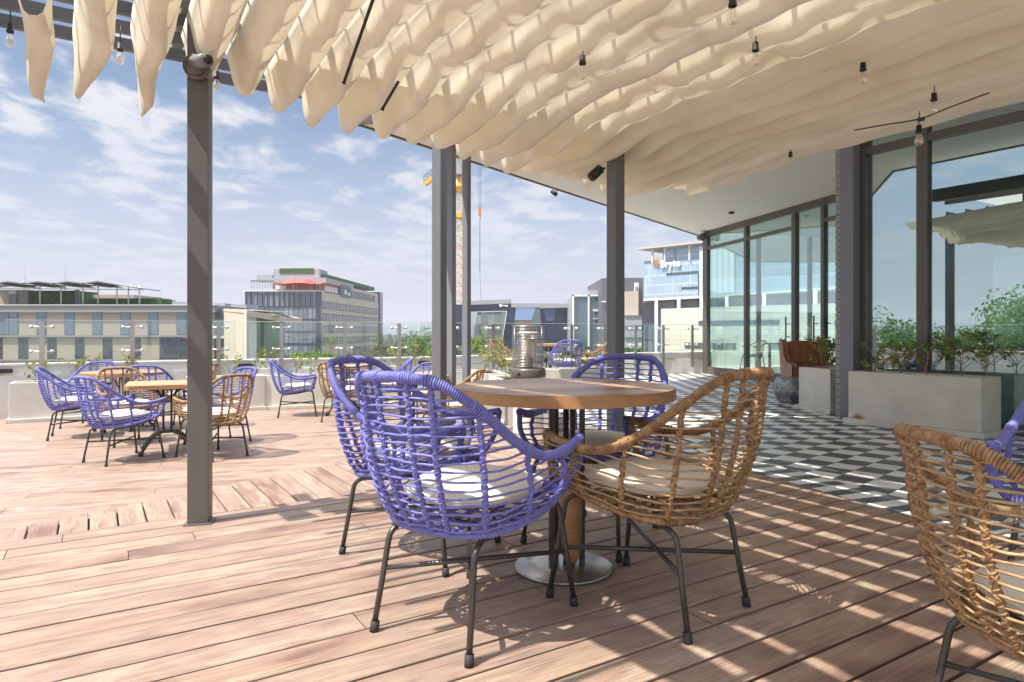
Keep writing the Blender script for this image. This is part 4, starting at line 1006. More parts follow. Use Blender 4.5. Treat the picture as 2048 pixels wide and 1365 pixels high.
for sx in (-1,1):
    m_=MB(); poly=[(-.36,.18),(.24,.18),(.38,.98),(.26,1.0),(.16,.88),(.13,.72),(-.05,.60),(-.36,.56)]
    vs=[(sx*.255,y,z) for y,z in poly]+[(sx*.33,y,z) for y,z in poly]; n=len(poly)
    m_.mesh(vs,[tuple(range(n)),tuple(range(2*n-1,n-1,-1))]+[(i,(i+1)%n,n+(i+1)%n,n+i) for i in range(n)]); m_.build('arm_wing',Mt['leather'],ac,bevel=.025)
for sx in (-1,1):
    for y in (-.28,.22):
        m_=MB(); m_.tube([(sx*.25,y,.0),(sx*.24,y,.30)],.018,8,rf=lambda t:.7+.5*t); m_.build('leg',Mt['bark'],ac)
ac.scale=(.9,.9,.86); ac.rotation_euler=(0,0,R(-8)); ac.location=(4.33,9.75,0)
sp=at(1581,780,9.15)
st_=empty('side_stool',(sp[0],sp[1],0),0,'low pewter drum stool with a honeycomb pattern beside the armchair','stool')
m_=MB(); m_.lathe([(0,.005),(.155,.005),(.185,.05),(.215,.13),(.222,.20),(.215,.27),(.19,.335),(.175,.345),(0,.345)],n=48); m_.build('drum',Mt['stool'],st_)
m_=MB()
for row in range(3):
    zc=.075+row*.068
    for k in range(16):
        a0=2*math.pi*(k+.5*(row%2))/16
        pts=[]
        for q in range(6):
            aa=math.pi/6+q*math.pi/3; dz=.040*math.sin(aa); da=.040*math.cos(aa)/.215; z=zc+dz
            r_=.158+(.222-.158)*min(1,(z/.19)) if z<.19 else .222-.03*((z-.2)/.12)**2
            pts.append((math.cos(a0+da)*(r_+.006),math.sin(a0+da)*(r_+.006),z))
        m_.tube(pts,.0048,5,closed=True)
m_.build('honeycomb',Mt['chrome'],st_)
def dining_chair(x,y,ang,label,proto=[None]):
    if proto[0] is None:
        root=empty('dining_chair',(0,0,0),0,label,'chair','dining chairs inside the restaurant')
        m_=MB(); m_.lathe([(0,.44),(.20,.44),(.215,.46),(.20,.49),(0,.50)],n=20); m_.build('seat',Mt['planter'],root)
        m_=MB(); m_.tube(catmull([(.21,.12,.66),(.25,-.02,.67),(.2,-.2,.74),(0,-.26,.78),(-.2,-.2,.74),(-.25,-.02,.67),(-.21,.12,.66)],30),.014,6)
        for k in range(7):
            a=math.pi+ (k-3)*.35; m_.tube([(.19*math.sin(k*.45-1.35),-.17+.05*abs(k-3)/3,.48),(.2*math.sin(k*.45-1.35),-.24+.06*abs(k-3)/3*1.2,.75)],.007,5)
        m_.build('backrest',Mt['legs'],root)
        for sx in (-1,1):
            for sy in (-1,1): m_=MB(); m_.tube([(sx*.21,sy*.21,0),(sx*.15,sy*.15,.44)],.012,6); m_.build('leg',Mt['legs'],root)
        reg(root); proto[0]=root; root.location=(x,y,0); root.rotation_euler=(0,0,ang); return root
    return clone(proto[0],(x,y,0),ang,label)
dining_chair(5.15,14.2,R(100),'cushioned dining chair inside the glass doors, nearest the left jamb')
dining_chair(6.2,14.6,R(-100),'dining chair inside on the far side of the indoor table')
dining_chair(6.15,13.1,R(60),'cushioned dining chair inside behind the middle door pane')
dining_chair(7.0,13.8,R(-150),'dining chair inside, farthest right behind the doors')
it=empty('dining_table',(6.1,13.9,0),R(20),'dark dining table inside the restaurant behind the glass doors','table')
m_=MB(); m_.box(-.7,-.35,.71,.7,.35,.745); m_.build('tabletop',Mt['legs'],it)
for sx in (-1,1):
    for sy in (-1,1): m_=MB(); m_.box(sx*.62-.02,sy*.28-.02,0,sx*.62+.02,sy*.28+.02,.7095); m_.build('leg',Mt['dark'],it)
for k,(x,y) in enumerate(((5.75,13.55),(5.95,13.75))):
    m_=MB(); m_.lathe([(.033,0),(.033,.003),(.004,.008),(.004,.09),(.02,.11),(.04,.15),(.036,.20),(.033,.215)],n=14); o=m_.build('wine_glass',Mt['bulb']); o.location=(x,y,.746); tag(o,['left','right'][k]+' wine glass standing on the indoor dining table','glass','wine glasses indoors')
# ================================================================== BACKGROUND
def gridmat(name,pw,fh,line,lineW,lineH,pan1,pan2,spandrel=None,sfrac=0.0,rough=0.15,spec=0.8,metal=0.0,prob=0.5):
    m=bpy.data.materials.new(name); m.use_nodes=True; t=m.node_tree; b=t.nodes['Principled BSDF']; L=t.links.new
    uv=t.nodes.new('ShaderNodeUVMap'); sp=t.nodes.new('ShaderNodeSeparateXYZ'); L(uv.outputs[0],sp.inputs[0])
    def mth(op,a,b_=None):
        q=t.nodes.new('ShaderNodeMath'); q.operation=op
        for i,x in enumerate((a,b_)):
            if x is None: continue
            if isinstance(x,(int,float)): q.inputs[i].default_value=x
            else: L(x,q.inputs[i])
        return q.outputs[0]
    a=mth('DIVIDE',sp.outputs[0],pw); c=mth('DIVIDE',sp.outputs[1],fh)
    fa=mth('FRACT',a); fc=mth('FRACT',c)
    cm=t.nodes.new('ShaderNodeCombineXYZ'); L(mth('FLOOR',a),cm.inputs[0]); L(mth('FLOOR',c),cm.inputs[1])
    wn=t.nodes.new('ShaderNodeTexWhiteNoise'); wn.noise_dimensions='2D'; L(cm.outputs[0],wn.inputs['Vector'])
    mx=t.nodes.new('ShaderNodeMix'); mx.data_type='RGBA'; mx.inputs[6].default_value=(*pan1,1); mx.inputs[7].default_value=(*pan2,1)
    L(mth('POWER',wn.outputs['Value'],1.0/max(prob,.05)-0.0),mx.inputs[0]); cur_=mx.outputs[2]
    if spandrel:
        m2=t.nodes.new('ShaderNodeMix'); m2.data_type='RGBA'; m2.inputs[7].default_value=(*spandrel,1); L(mth('LESS_THAN',fc,sfrac),m2.inputs[0]); L(cur_,m2.inputs[6]); cur_=m2.outputs[2]
    ln=mth('MAXIMUM',mth('LESS_THAN',fa,lineW/pw),mth('LESS_THAN',fc,lineH/fh))
    m3=t.nodes.new('ShaderNodeMix'); m3.data_type='RGBA'; m3.inputs[7].default_value=(*line,1); L(ln,m3.inputs[0]); L(cur_,m3.inputs[6])
    L(m3.outputs[2],b.inputs['Base Color']); b.inputs['Roughness'].default_value=rough; b.inputs['Specular IOR Level'].default_value=spec; b.inputs['Metallic'].default_value=metal
    L(mth('ADD',mth('MULTIPLY',ln,0.4),rough),b.inputs['Roughness'])
    return m
def wallbox(mb,a,b,z0,z1,depth,mi=0,u0=0.0):
    # vertical slab with front face from a to b (xy), extending away from the viewer
    a=Vector((*a,0)); b=Vector((*b,0)); d=b-a; n=Vector((-d.y,d.x,0)).normalized()
    if n.dot(a)<0: n=-n
    A2_=a+n*depth; B2_=b+n*depth; L_=d.length
    V=lambda p,z:(p.x,p.y,z)
    mb.face([V(a,z0),V(b,z0),V(b,z1),V(a,z1)],[(u0,z0+50),(u0+L_,z0+50),(u0+L_,z1+50),(u0,z1+50)],mi)
    mb.face([V(b,z0),V(B2_,z0),V(B2_,z1),V(b,z1)],[(u0+L_,z0+50),(u0+L_+depth,z0+50),(u0+L_+depth,z1+50),(u0+L_,z1+50)],mi)
    mb.face([V(A2_,z0),V(a,z0),V(a,z1),V(A2_,z1)],[(u0,z0+50),(u0+depth,z0+50),(u0+depth,z1+50),(u0,z1+50)],mi)
    mb.face([V(B2_,z0),V(A2_,z0),V(A2_,z1),V(B2_,z1)],[(u0,z0+50),(u0+L_,z0+50),(u0+L_,z1+50),(u0,z1+50)],mi)
    mb.face([V(a,z1),V(b,z1),V(B2_,z1),V(A2_,z1)],None,mi); mb.face([V(a,z0),V(A2_,z0),V(B2_,z0),V(b,z0)],None,mi)
def BP(mb,x0,y0,x1,y1,Y,depth,mi=0,Yb=None):
    p=at(x0,y1,Y); q=at(x1,y0,Y); wallbox(mb,(p[0],Y),(q[0],Y),p[2],q[2],depth,mi)
def pbox(name,mt,parent,off,rects,Y,depth):
    m_=MB()
    for r in rects: BP(m_,*r,Y,depth)
    return m_.build(name,mt,parent,off)
beige=mat('beige_cladding',(0.40,0.34,0.27),0.8,0,0.3,0.3,.6,(0.34,0.29,0.23))
greyband=mat('grey_band',(0.24,0.24,0.25),0.6)
cream=mat('cream_render',(0.52,0.45,0.36),0.8,0,0.3,0.3,.4,(0.46,0.40,0.32))
bglass=mat('office_glass',(0.16,0.22,0.27),0.08,0.35,1.0,0.5,.25,(0.08,0.12,0.15)); dglass=mat('dark_glass',(0.045,0.06,0.075),0.15,0.0,0.45)  # office glass: mottled tone stands in for uneven reflections
gglass=mat('painted_green_reflection',(0.05,0.10,0.07),0.3,0.0,0.5,1.0,.28,(0.13,0.24,0.10))  # reflected greenery painted into the glass colour
hedge=mat('ivy_green',(0.06,0.14,0.03),0.9,0,0.2,0.9,1.2,(0.025,0.06,0.015),0.8)
wht=mat('white_cladding',(0.66,0.66,0.64),0.6); darkgrey=mat('dark_grey_render',(0.13,0.13,0.155),0.7); midgrey=mat('mid_grey_render',(0.33,0.34,0.36),0.7)
redm=mat('red_tent_cloth',(0.62,0.10,0.06),0.7); navy=mat('navy_glass',(0.035,0.045,0.085),0.12,0.2,0.8); sky_gl=mat('painted_sky_glass',(0.30,0.42,0.62),0.08,0.6,1.0)
yel=mat('crane_yellow',(0.75,0.42,0.05),0.5); orange=mat('hook_orange',(0.65,0.16,0.04),0.5); winblind=mat('window_blind',(0.42,0.44,0.48),0.5)
signw=mat('sign_white',(0.85,0.85,0.85),0.5); signo=mat('sign_orange',(0.75,0.30,0.05),0.5)
# ---- 1: low office block on the left
Y1=90.0
o1=at(200,700,Y1); bl=empty('office_block',(o1[0],Y1,-16),0,'long low beige office block with two rows of tall windows at the left','building'); off=(o1[0],Y1,-16)
m_=MB(); p=at(-420,620,Y1); q=at(427,620,Y1); wallbox(m_,(p[0],Y1),(q[0],Y1),-16,CZ+(664-614)*Y1/F,25); m_.build('wall',beige,bl,off)
m_=MB(); BP(m_,-424,611,430,625,Y1-.5,26); BP(m_,-424,671,430,674.5,Y1-.35,.3); BP(m_,-424,719.5,430,722,Y1-.35,.3); m_.build('roof_band',greyband,bl,off)
m_=MB(); BP(m_,-424,609.6,430,611,Y1-.7,.6); m_.build('roof_cap',wht,bl,off)
wp=None
def win(x0,y0,x1,y1,Y,par,off,frame,gm,mull=(),blind=None,name='window'):
    m_=MB(); BP(m_,x0,y0,x1,y1,Y-.06,.05); f=m_.build(name,frame,par,off)
    e=.9
    m_=MB(); BP(m_,x0+e,y0+e,x1-e,y1-e,Y-.075,.012); 
    m_.build('pane',gm,f,off)
    if mull or blind:
        m_=MB()
        for x in mull: BP(m_,x-.5,y0+.5,x+.5,y1-.5,Y-.12,.04)
        m_.build('mullion',frame,f,off)
    return f
for x0,x1,mu in ((-140,-120,()),(-84,-64,()),(-30,36,(17,)),(72.5,92,()),(128.5,148,()),(184.5,204,()),(240.5,260,()),(296,316,()),(352.5,396,(372,))):
    win(x0,625.5,x1,669.5,Y1,bl,off,darkgrey,bglass,mu)
    m_=MB(); BP(m_,x0+1,633.8,x1-1,634.8,Y1-.13,.04); m_.build('window_bar',darkgrey,bl,off)
for x0,x1 in ((-60,-40),(-16,4.5),(36,55.7),(94,112.5),(149.4,168),(205,224),(262,281),(318.6,396)):
    win(x0,676,x1,719,Y1,bl,off,darkgrey,dglass,(357,) if x1>390 else ())
# end bay with balcony
m_=MB(); BP(m_,427.2,618,448,722,Y1+.6,20); m_.build('end_bay',darkgrey,bl,off)
m_=MB(); BP(m_,428,640,452,672,Y1-1.2,.05); m_.build('balcony_glass',bglass,bl,off); m_=MB(); BP(m_,426,672,453,677,Y1-1.3,1.8); m_.build('balcony_slab',wht,bl,off)
# rooftop
Yr=97
for q_ in ((-80,580,56,614,Yr,8),(168,590,268,614,Yr+4,8)): m_=MB(); BP(m_,*q_); m_.build('roof_house',beige,bl,off)
m_=MB(); BP(m_,17,589,33,614,Yr-.2,.15); BP(m_,150,580,158,614,Yr-.3,.2); m_.build('roof_door',greyband,bl,off)
m_=MB(); BP(m_,18,581,33,588,Yr-.2,.15); m_.build('roof_vent',wht,bl,off)
m_=MB(); BP(m_,56,581.5,152,614,Yr+.3,5); BP(m_,179,597,322,614,Yr-2,3); m_.build('green_wall',hedge,bl,off)
# solar canopies
m_=MB()
for k in range(5):
    x0=-40+k*58; xm=x0+34; x1=x0+84
    a=at(x0,572,Yr-3); b_=at(xm,567 if k<4 else 566.5,Yr-3); c=at(x1 if k<4 else 295,573.5 if k<4 else 579,Yr-3)
    for s0,s1 in ((a,b_),(b_,c)):
        m_.bar(s0,s1,7.0,.14,up=(0,0,1))
m_.build('solar_roof',greyband,bl,off)
m_=MB()
for px in (80,122,166,196,234,257,279): a=at(px,614,Yr-4); b_=at(px,572,Yr-4); m_.tube([a,b_],.09,6)
a=at(-40,577,Yr-4); b_=at(288,580,Yr-4); m_.tube([a,b_],.08,6); m_.build('canopy_post',wht,bl,off)
for q_ in ((290,598,318,606),(345,604,380,613),(425,607,450,617),(462,609,492,620)): m_=MB(); BP(m_,*q_,Yr+6,5); m_.build('plant_room',midgrey,bl,off)
for px,y0,lab in ((50,533,'thin lightning mast on the left office roof, left one'),(130,535,'thin lightning mast on the left office roof, right one')):
    m_=MB(); a=at(px,582,Yr+1); b_=at(px,y0,Yr+1); m_.tube([a,b_],.05,5,rf=lambda t:1-.7*t); tag(m_.build('lightning_mast',greyband),lab,'mast','lightning masts on the roof')
# ---- 1b: cream wing with slanted roof
cw=empty('office_wing',(at(480,700,80)[0],80,-16),0,'cream building wing with a sloping roof edge and glass painted with green reflections','building'); off=(at(480,700,80)[0],80,-16)
m_=MB(); pa_=at(448,700,86); pb=at(493,700,78); pc=at(513,700,80); pd=at(569,700,84)
zt=CZ+(664-620)*80/F
wallbox(m_,(pa_[0],86),(pb[0],78),-16,zt,.3,0); wallbox(m_,(pb[0],78),(pc[0],80),-16,zt-.1,.3,1); m_.build('wall',[cream,wht],cw,off)
m_=MB(); wallbox(m_,(pc[0],80),(pd[0],84),-16,zt-1.0,.3); m_.build('glass_front',gglass,cw,off)
m_=MB(); a=at(447,617.5,86); b_=at(494,621,77.5); c=at(570,635,83.5)
m_.face([a,b_,(b_[0]+3,b_[1]+9,b_[2]),(a[0],a[1]+6,a[2])]); 
def slab(mb,a,b,h,dep):
    a=Vector(a); b=Vector(b); dz=Vector((0,0,-h)); d=Vector((0,dep,0)); vs=[a,b,b+d,a+d,a+dz,b+dz,b+d+dz,a+d+dz]; mb.mesh(vs,[(0,1,2,3),(4,7,6,5),(0,4,5,1),(1,5,6,2),(2,6,7,3),(3,7,4,0)])
slab(m_,a,b_,.35,8); slab(m_,b_,c,.65,7); m_.build('sloping_roof',cream,cw,off)
m_=MB()
for k in range(4):
    a=at(505+k*15,622+k*3.2,82); m_.obox((a[0],a[1],a[2]+.08),(.55,0,.0),(0,.8,0),(0,0,.03))
m_.build('skylight',signw,cw,off)
# ---- 2: tower with terrace and red tent
Y2=200.0
kx=lambda px,Y:(px-1024)*Y/F
c0=(kx(490,Y2),Y2); c1=(kx(642,Y2),Y2); c2=(kx(757,273),273.0)
tw=empty('office_tower',(c1[0],Y2,-16),0,'mid rise block with dark glass front, beige window side and roof terrace','building'); off=(c1[0],Y2,-16)
zr=CZ+(664-583.5)*Y2/F
dark_cw=gridmat('dark_curtain_wall',1.45,3.65,(0.03,0.035,0.045),0.22,0.18,(0.13,0.15,0.18),(0.27,0.29,0.33),rough=0.2,spec=0.7,prob=0.6)
m_=MB(); wallbox(m_,c0,c1,-16,zr,1.0); m_.build('curtain_wall',dark_cw,tw,off)
m_=MB()
rnd=random.Random(4)
for k in range(15):
    x=c0[0]+.4+k*1.62+rnd.uniform(-.25,.25); m_.box(x,Y2-.35,zr-4.6,x+.22,Y2,zr)
for k in range(1,6): z=zr-4.7-(k-1)*3.75; m_.box(c0[0],Y2-.2,z,c1[0],Y2-.01,z+.25)
m_.build('mullions',navy,tw,off)
m_=MB(); m_.box(c1[0]-1.5,Y2-.4,-16,c1[0],Y2-.03,zr+.1); m_.build('corner_pier',navy,tw,off)
m_=MB(); m_.box(c0[0]-.4,Y2-.5,zr,c1[0]+.2,Y2+3,zr+.35); m_.build('roof_edge',wht,tw,off)
# body and beige side
bd=MB(); e_=Vector((c2[0]-c1[0],c2[1]-c1[1],0)); eL=e_.length; e_.normalize(); en_=Vector((e_.y,-e_.x,0))
w_=-24
def side(mb,s0,s1,z0,z1,d0,d1,mi=0):
    a=Vector((*c1,0))+e_*(s0+s1)/2+en_*(d0+d1)/2; mb.obox((a.x,a.y,(z0+z1)/2),e_*(s1-s0)/2,en_*(d1-d0)/2,(0,0,(z1-z0)/2),mi)
side(bd,1.0,eL,-16,zr,-22.8,-.001); bd.build('side_wall',cream,tw,off)
bd=MB(); side(bd,32,eL,zr,zr+3.4,-20,-.2); bd.build('upper_wall',cream,tw,off)
bd=MB(); side(bd,eL,eL+5,-16,zr+4.2,-20,.6); bd.build('end_pier',navy,tw,off)
bd=MB(); side(bd,20,31.9,zr-.6,zr+3.6,-18,.15); bd.build('dark_bay',darkgrey,tw,off)
bd=MB(); side(bd,3.5,20,zr+.3,zr+2.9,-12,-.9); bd.build('red_wall',redm,tw,off)
for q_ in [(6+k*3.4,8.6+k*3.4,zr+.5,zr+2.2,-.85,-.7) for k in range(4)]+[(24,26.5,zr+.6,zr+2.0,.16,.25),(28.5,30.8,zr+.3,zr+1.4,.16,.25)]: bd=MB(); side(bd,*q_); bd.build('white_panel',wht,tw,off)
bd=MB(); side(bd,5,36,zr+3.0,zr+4.6,-18,-.1); bd.build('roof_slab',midgrey,tw,off)
bd=MB(); side(bd,8,eL-2,zr+4.6,zr+6.0,-14,-1.2); bd.build('roof_hedge',hedge,tw,off)
bd=MB(); side(bd,6,14,zr+4.6,zr+7.4,-17,-2.5); bd.build('plant_room',midgrey,tw,off)
bd=MB(); side(bd,5.5,9,zr+3.4,zr+5.6,-22,-17.1); bd.build('plant_room',midgrey,tw,off)
bd=MB(); side(bd,5.8,5.95,zr+6.0,zr+7.6,-15,-4.2); bd.build('roof_hedge',hedge,tw,off)
bd=MB()
p=at(598,548.5,206)
rnd=random.Random(9)
for k in range(15): BP(bd,598.5+k*1.75,545.2+rnd.uniform(-.4,.6),599.8+k*1.75,549.6,206.5,.3)
BP(bd,598,549.4,624,550.3,206.5,.4); BP(bd,611.5,540.5,612.7,544,206.5,.3); BP(bd,613.6,541,614.8,545,206.5,.3); BP(bd,611.5,539.4,614.5,540.8,206.5,.3)
bd.build('roof_sign',darkgrey,tw,off)
# terrace: pergola frame, tent, posts, rail
bd=MB()
for k in range(9): px=503+k*5.5; a=at(px,581,201); b_=at(px,562.5,201); bd.tube([a,b_],.07,4)
for yy in (562,): 
    a=at(502,yy,201); b_=at(548,yy+.5,201); bd.bar(a,b_,.3,.35)
bd.bar(at(502,561.8,201),at(505,563,206),.25,.3); bd.build('terrace_frame',darkgrey,tw,off)
bd=MB(); BP(bd,545,566,640,579,205,3); bd.build('terrace_back',mat('terrace_dark',(0.22,0.10,0.10),0.8),tw,off)
bd=MB()
for px in (586,594,624,634,640): bd.tube([at(px,582,201.5),at(px,566,201.5)],.13,6)
BP(bd,500,578.5,627,579.2,200.5,.1); BP(bd,551,571,573,578,203,.2); bd.build('terrace_post',wht,tw,off)
vs=[];fs=[];nn_=24;mm=8
for j in range(mm+1):
    for i in range(nn_+1):
        f=i/nn_; px=552+ (650-552)*f; Yq=197.5+9*j/mm
        e1=math.exp(-((f-.33)/.10)**2); e2=math.exp(-((f-.62)/.10)**2)
        edge=1-abs(2*j/mm-1)**2
        y=568.5-(9.5*max(e1,e2)+3.2*math.exp(-((f-.48)/.25)**2))*edge**.6+ (1.0*math.sin(f*9))
        p=at(px,y,201); vs.append((p[0],Yq,p[2]))
fs=[(j*(nn_+1)+i,j*(nn_+1)+i+1,(j+1)*(nn_+1)+i+1,(j+1)*(nn_+1)+i) for j in range(mm) for i in range(nn_)]
bd=MB(); bd.mesh(vs,fs,0,.5,True); tn_=bd.build('tent',redm); tag(tn_,'red stretch tent on the roof terrace of the mid rise block','tent')
# windows of the beige side (individual)
wproto=None
def swin(s,z,w_=2.2,h=2.45):
    global wproto
    a=Vector((*c1,0))+e_*s+en_*0.0
    if wproto is None:
        m_=MB(); m_.obox((0,0,0),e_*w_/2,en_*.12,(0,0,h/2)); wproto=m_.build('window',darkgrey,tw)
        m_=MB(); m_.obox((en_.x*.13,en_.y*.13,0),e_*(w_/2-.28),en_*.02,(0,0,h/2-.25)); m_.build('pane',dglass,wproto)
        m_=MB(); c=e_*(-w_*.22)+en_*.16; m_.obox((c.x,c.y,-.1),e_*.16,en_*.02,(0,0,h/2-.3)); m_.build('sill',wht,wproto); reg(wproto); o=wproto
    else: o=copy_tree(wproto,tw)
    o.location=(a.x-off[0],a.y-off[1],z-off[2])
for r in range(5):
    z=zr-4.0-r*3.66
    n0=0 if r<4 else 10
    for k in range(n0,21 if r<4 else 18): swin(2.6+k*3.36,z)
for k in range(10): swin(34.5+k*3.5,zr+1.0,2.2,2.1)
# ---- 3: dark faceted glass building
Y3=120.0
fb=empty('glass_building',(kx(1040,Y3),Y3,-16),0,'dark faceted glass building with white sign behind the patio heater','building'); off=(kx(1040,Y3),Y3,-16)
Z3=lambda x,y:(920+x*.1465,580+y*.1465)
def ppoly(mb,pts,Y,dep,mi=0,conv=True,lean=0):
    v=[Vector(at(*(Z3(*p) if conv else p),Y)) for p in pts]; n=len(v); d=Vector((0,dep,0))
    mb.mesh(v+[q+d for q in v],[tuple(range(n)),tuple(range(2*n-1,n-1,-1))]+[(i,(i+1)%n,n+(i+1)%n,n+i) for i in range(n)],mi)
def part(name,mt,polys,Y,dep):
    m_=MB()
    for p in polys: ppoly(m_,p,Y,dep)
    return m_.build(name,mt,fb,off)
part('rear_volume',navy,[[(-120,200),(1545,200),(1545,1500),(-120,1500)]],Y3+1.2,14)
part('roof_parapet',midgrey,[[(60,160),(260,142),(700,130),(700,186),(60,208)],[(1078,185),(1545,188),(1545,242),(1085,252)],[(700,183),(1080,186),(1080,240),(700,240)]],Y3+.3,13)
part('left_wing',mat('pale_glass',(0.42,0.46,0.46),.3),[[(60,300),(245,295),(160,900),(60,900)]],Y3+.7,.4)
part('dark_facet',navy,[[(300,200),(740,186),(740,900),(560,900),(640,290),(295,300)]],Y3+.6,.5)
refl=gridmat('reflecting_facet',1.2,1.8,(0.10,0.12,0.12),0.08,0.08,(0.10,0.13,0.13),(0.30,0.33,0.32),rough=0.1)
m_=MB(); P=[at(*Z3(*p),Y3) for p in ((240,302),(640,292),(545,900),(130,900))]; m_.face([P[3],P[2],P[1],P[0]],[(p[0]+50,p[2]+50) for p in (P[3],P[2],P[1],P[0])]); 
m_.obox(((P[3][0]+P[2][0])/2,Y3+.2,P[3][2]-1),((P[2][0]-P[3][0])/2,0,0),(0,.1,0),(0,0,.9)); m_.build('leaning_facet',refl,fb,off)
part('facet_trim',signw,[[(238,298),(642,288),(642,294),(238,304)],[(634,292),(642,292),(552,880),(545,880)]],Y3-.15,.12)
part('blue_facet',sky_gl,[[(762,240),(1042,236),(975,416),(745,416)]],Y3+.4,.6)  # sky reflection put into the facet's blue base colour
part('brown_facet',mat('brown_reflection',(0.28,0.19,0.13),.3,0,.5,.8,.6,(0.10,0.08,0.06)),[[(745,418),(975,418),(978,500),(740,500)]],Y3+.45,.5)  # brown reflection painted as the facet's mottled colour
part('triangle_facet',mat('slate_glass',(0.14,0.17,0.18),.15,.2,.8),[[(1044,238),(1090,250),(1112,500),(980,500),(978,416)]],Y3+.42,.5)
part('light_facet',mat('steel_blue_glass',(0.10,0.13,0.22),.1,.4,.9),[[(1140,268),(1300,256),(1288,420),(1180,428)]],Y3+.9,.25)
part('emblem',signw,[[(535,200),(548,192),(560,200),(572,193),(572,225),(560,238),(545,232),(535,220)]],Y3+.3,.1)
part('sign_lettering',signw,[[(578+k*13,206),(587+k*13,205),(587+k*13,222),(578+k*13,223)] for k in range(6)]+[[(618,226),(655,225),(655,231),(618,232)]],Y3+.3,.1)
# ---- 4: white framed blocks
Y4=110.0
wb=empty('white_block',(kx(1175,Y4),Y4,-16),0,'pale block with tall white frames and glass bays left of the right pergola post','building'); off=(kx(1175,Y4),Y4,-16)
def bxs(name,mt,rects,Y,dep,par=None): return pbox(name,mt,par or wb,off,rects,Y,dep)
bxs('body',midgrey,[(1146,593,1204,900),(1178,580,1204,593)],Y4,18)
bxs('white_frame',signw,[(1145,590,1180,593),(1145,590,1148,705),(1176,590,1179,705),(1179,590,1203,592.5)],Y4-.6,.5)
bxs('glass_bay',bglass,[(1156,595,1175,700),(1186,594,1203,700)],Y4-.3,.2)
bxs('floor_band',wht,[(1186,619,1203,623),(1186,637,1203,638.5)],Y4-.5,.2)
gb=empty('grey_block',(kx(1240,105),105,-16),0,'dark grey blank block behind the right pergola post','building'); off=(kx(1240,105),105,-16)
bxs('body',darkgrey,[(1203.5,557,1212,900),(1212,556,1287,900)],105,20,gb)
bxs('cream_box',cream,[(1252,583,1277,632)],103.5,1.4,gb)
bxs('white_opening',signw,[(1269,566,1277,583)],104.5,.3,gb); bxs('opening_dark',dglass,[(1271,573,1272.3,584),(1274,573,1275.3,584)],104.4,.08,gb)
bxs('lower_wall',midgrey,[(1249,632,1284,900)],102,2.5,gb)
bxs('lower_band',darkgrey,[(1249,631,1284,632.5),(1249,652.5,1284,654),(1249,675,1284,677)],101.8,.15,gb)
bxs('white_post',signw,[(1203.6,602.5,1212,604.5)],104.5,.3,gb)
# ---- 5: glass tower with orange logo
tL=Vector((51.4,258,0)); td_=Vector((.7,-.72,0)).normalized(); tnn=Vector((-td_.y,td_.x,0)); tnn=tnn if tnn.y>0 else -tnn
gt=empty('glass_tower',(tL.x,tL.y,-16),0,'pale blue glass office tower with a thin overhanging roof and a white name sign','building'); off=(tL.x,tL.y,-16)
zt5=CZ+135*258/F
tower_gl=gridmat('blue_curtain_wall',1.5,3.6,(0.16,0.24,0.30),0.13,0.10,(0.34,0.46,0.58),(0.46,0.58,0.68),(0.55,0.62,0.66),.22,rough=0.1,spec=0.9,metal=0.25)
def tbox(mb,s0,s1,z0,z1,d0,d1,mi=0):
    c=tL+td_*(s0+s1)/2+tnn*(d0+d1)/2; mb.obox((c.x,c.y,(z0+z1)/2),td_*(s1-s0)/2,tnn*(d1-d0)/2,(0,0,(z1-z0)/2),mi)
m_=MB(); a=tL; b_=tL+td_*84; wallbox(m_,(a.x,a.y),(b_.x,b_.y),-16,zt5,18); m_.build('curtain_wall',tower_gl,gt,off)
m_=MB(); a=tL+td_*6.5+tnn*3; b_=tL+td_*84+tnn*3; wallbox(m_,(a.x,a.y),(b_.x,b_.y),zt5,zt5+5.6,12); m_.build('penthouse_glass',tower_gl,gt,off)
m_=MB(); tbox(m_,-1.6,86,zt5+5.6,zt5+6.15,-2.5,16); m_.build('overhanging_roof',cream,gt,off)
for s_ in (4,9.5,20,33,46,60,74): m_=MB(); tbox(m_,s_,s_+.6,zt5,zt5+5.6,-.9,-.3); m_.build('roof_column',wht,gt,off)
m_=MB(); tbox(m_,0,6,zt5,zt5+1.2,.1,.2); m_.build('terrace_rail',bglass,gt,off)
m_=MB()
for s0,s1,z_ in ((10,23.6,zt5-5.0),(16.5,23.6,zt5-10.6),(14.5,23.6,zt5-16.6)): tbox(m_,s0,s1,z_,z_+.9,-.15,-.02)
tbox(m_,23.4,24.0,zt5-17,zt5-5,-.15,-.01); m_.build('painted_recess',mat('painted_recess_teal',(0.05,0.09,0.10),.3),gt,off)  # recesses painted as dark strips standing proud of the glass
stone=gridmat('white_stone_panels',2.2,5.6,(0.45,0.50,0.52),0.9,0.15,(0.62,0.66,0.66),(0.70,0.72,0.70),rough=.5,spec=.3)
m_=MB(); a=tL+td_*24.4-tnn*1.0; b_=tL+td_*38-tnn*1.0; wallbox(m_,(a.x,a.y),(b_.x,b_.y),zt5-15.8,zt5+4.6,2); m_.build('stone_bay',stone,gt,off)
m_=MB(); tbox(m_,24.2,38.2,zt5-16.3,zt5-15.81,-1.3,1); m_.build('stone_bay_base',darkgrey,gt,off)
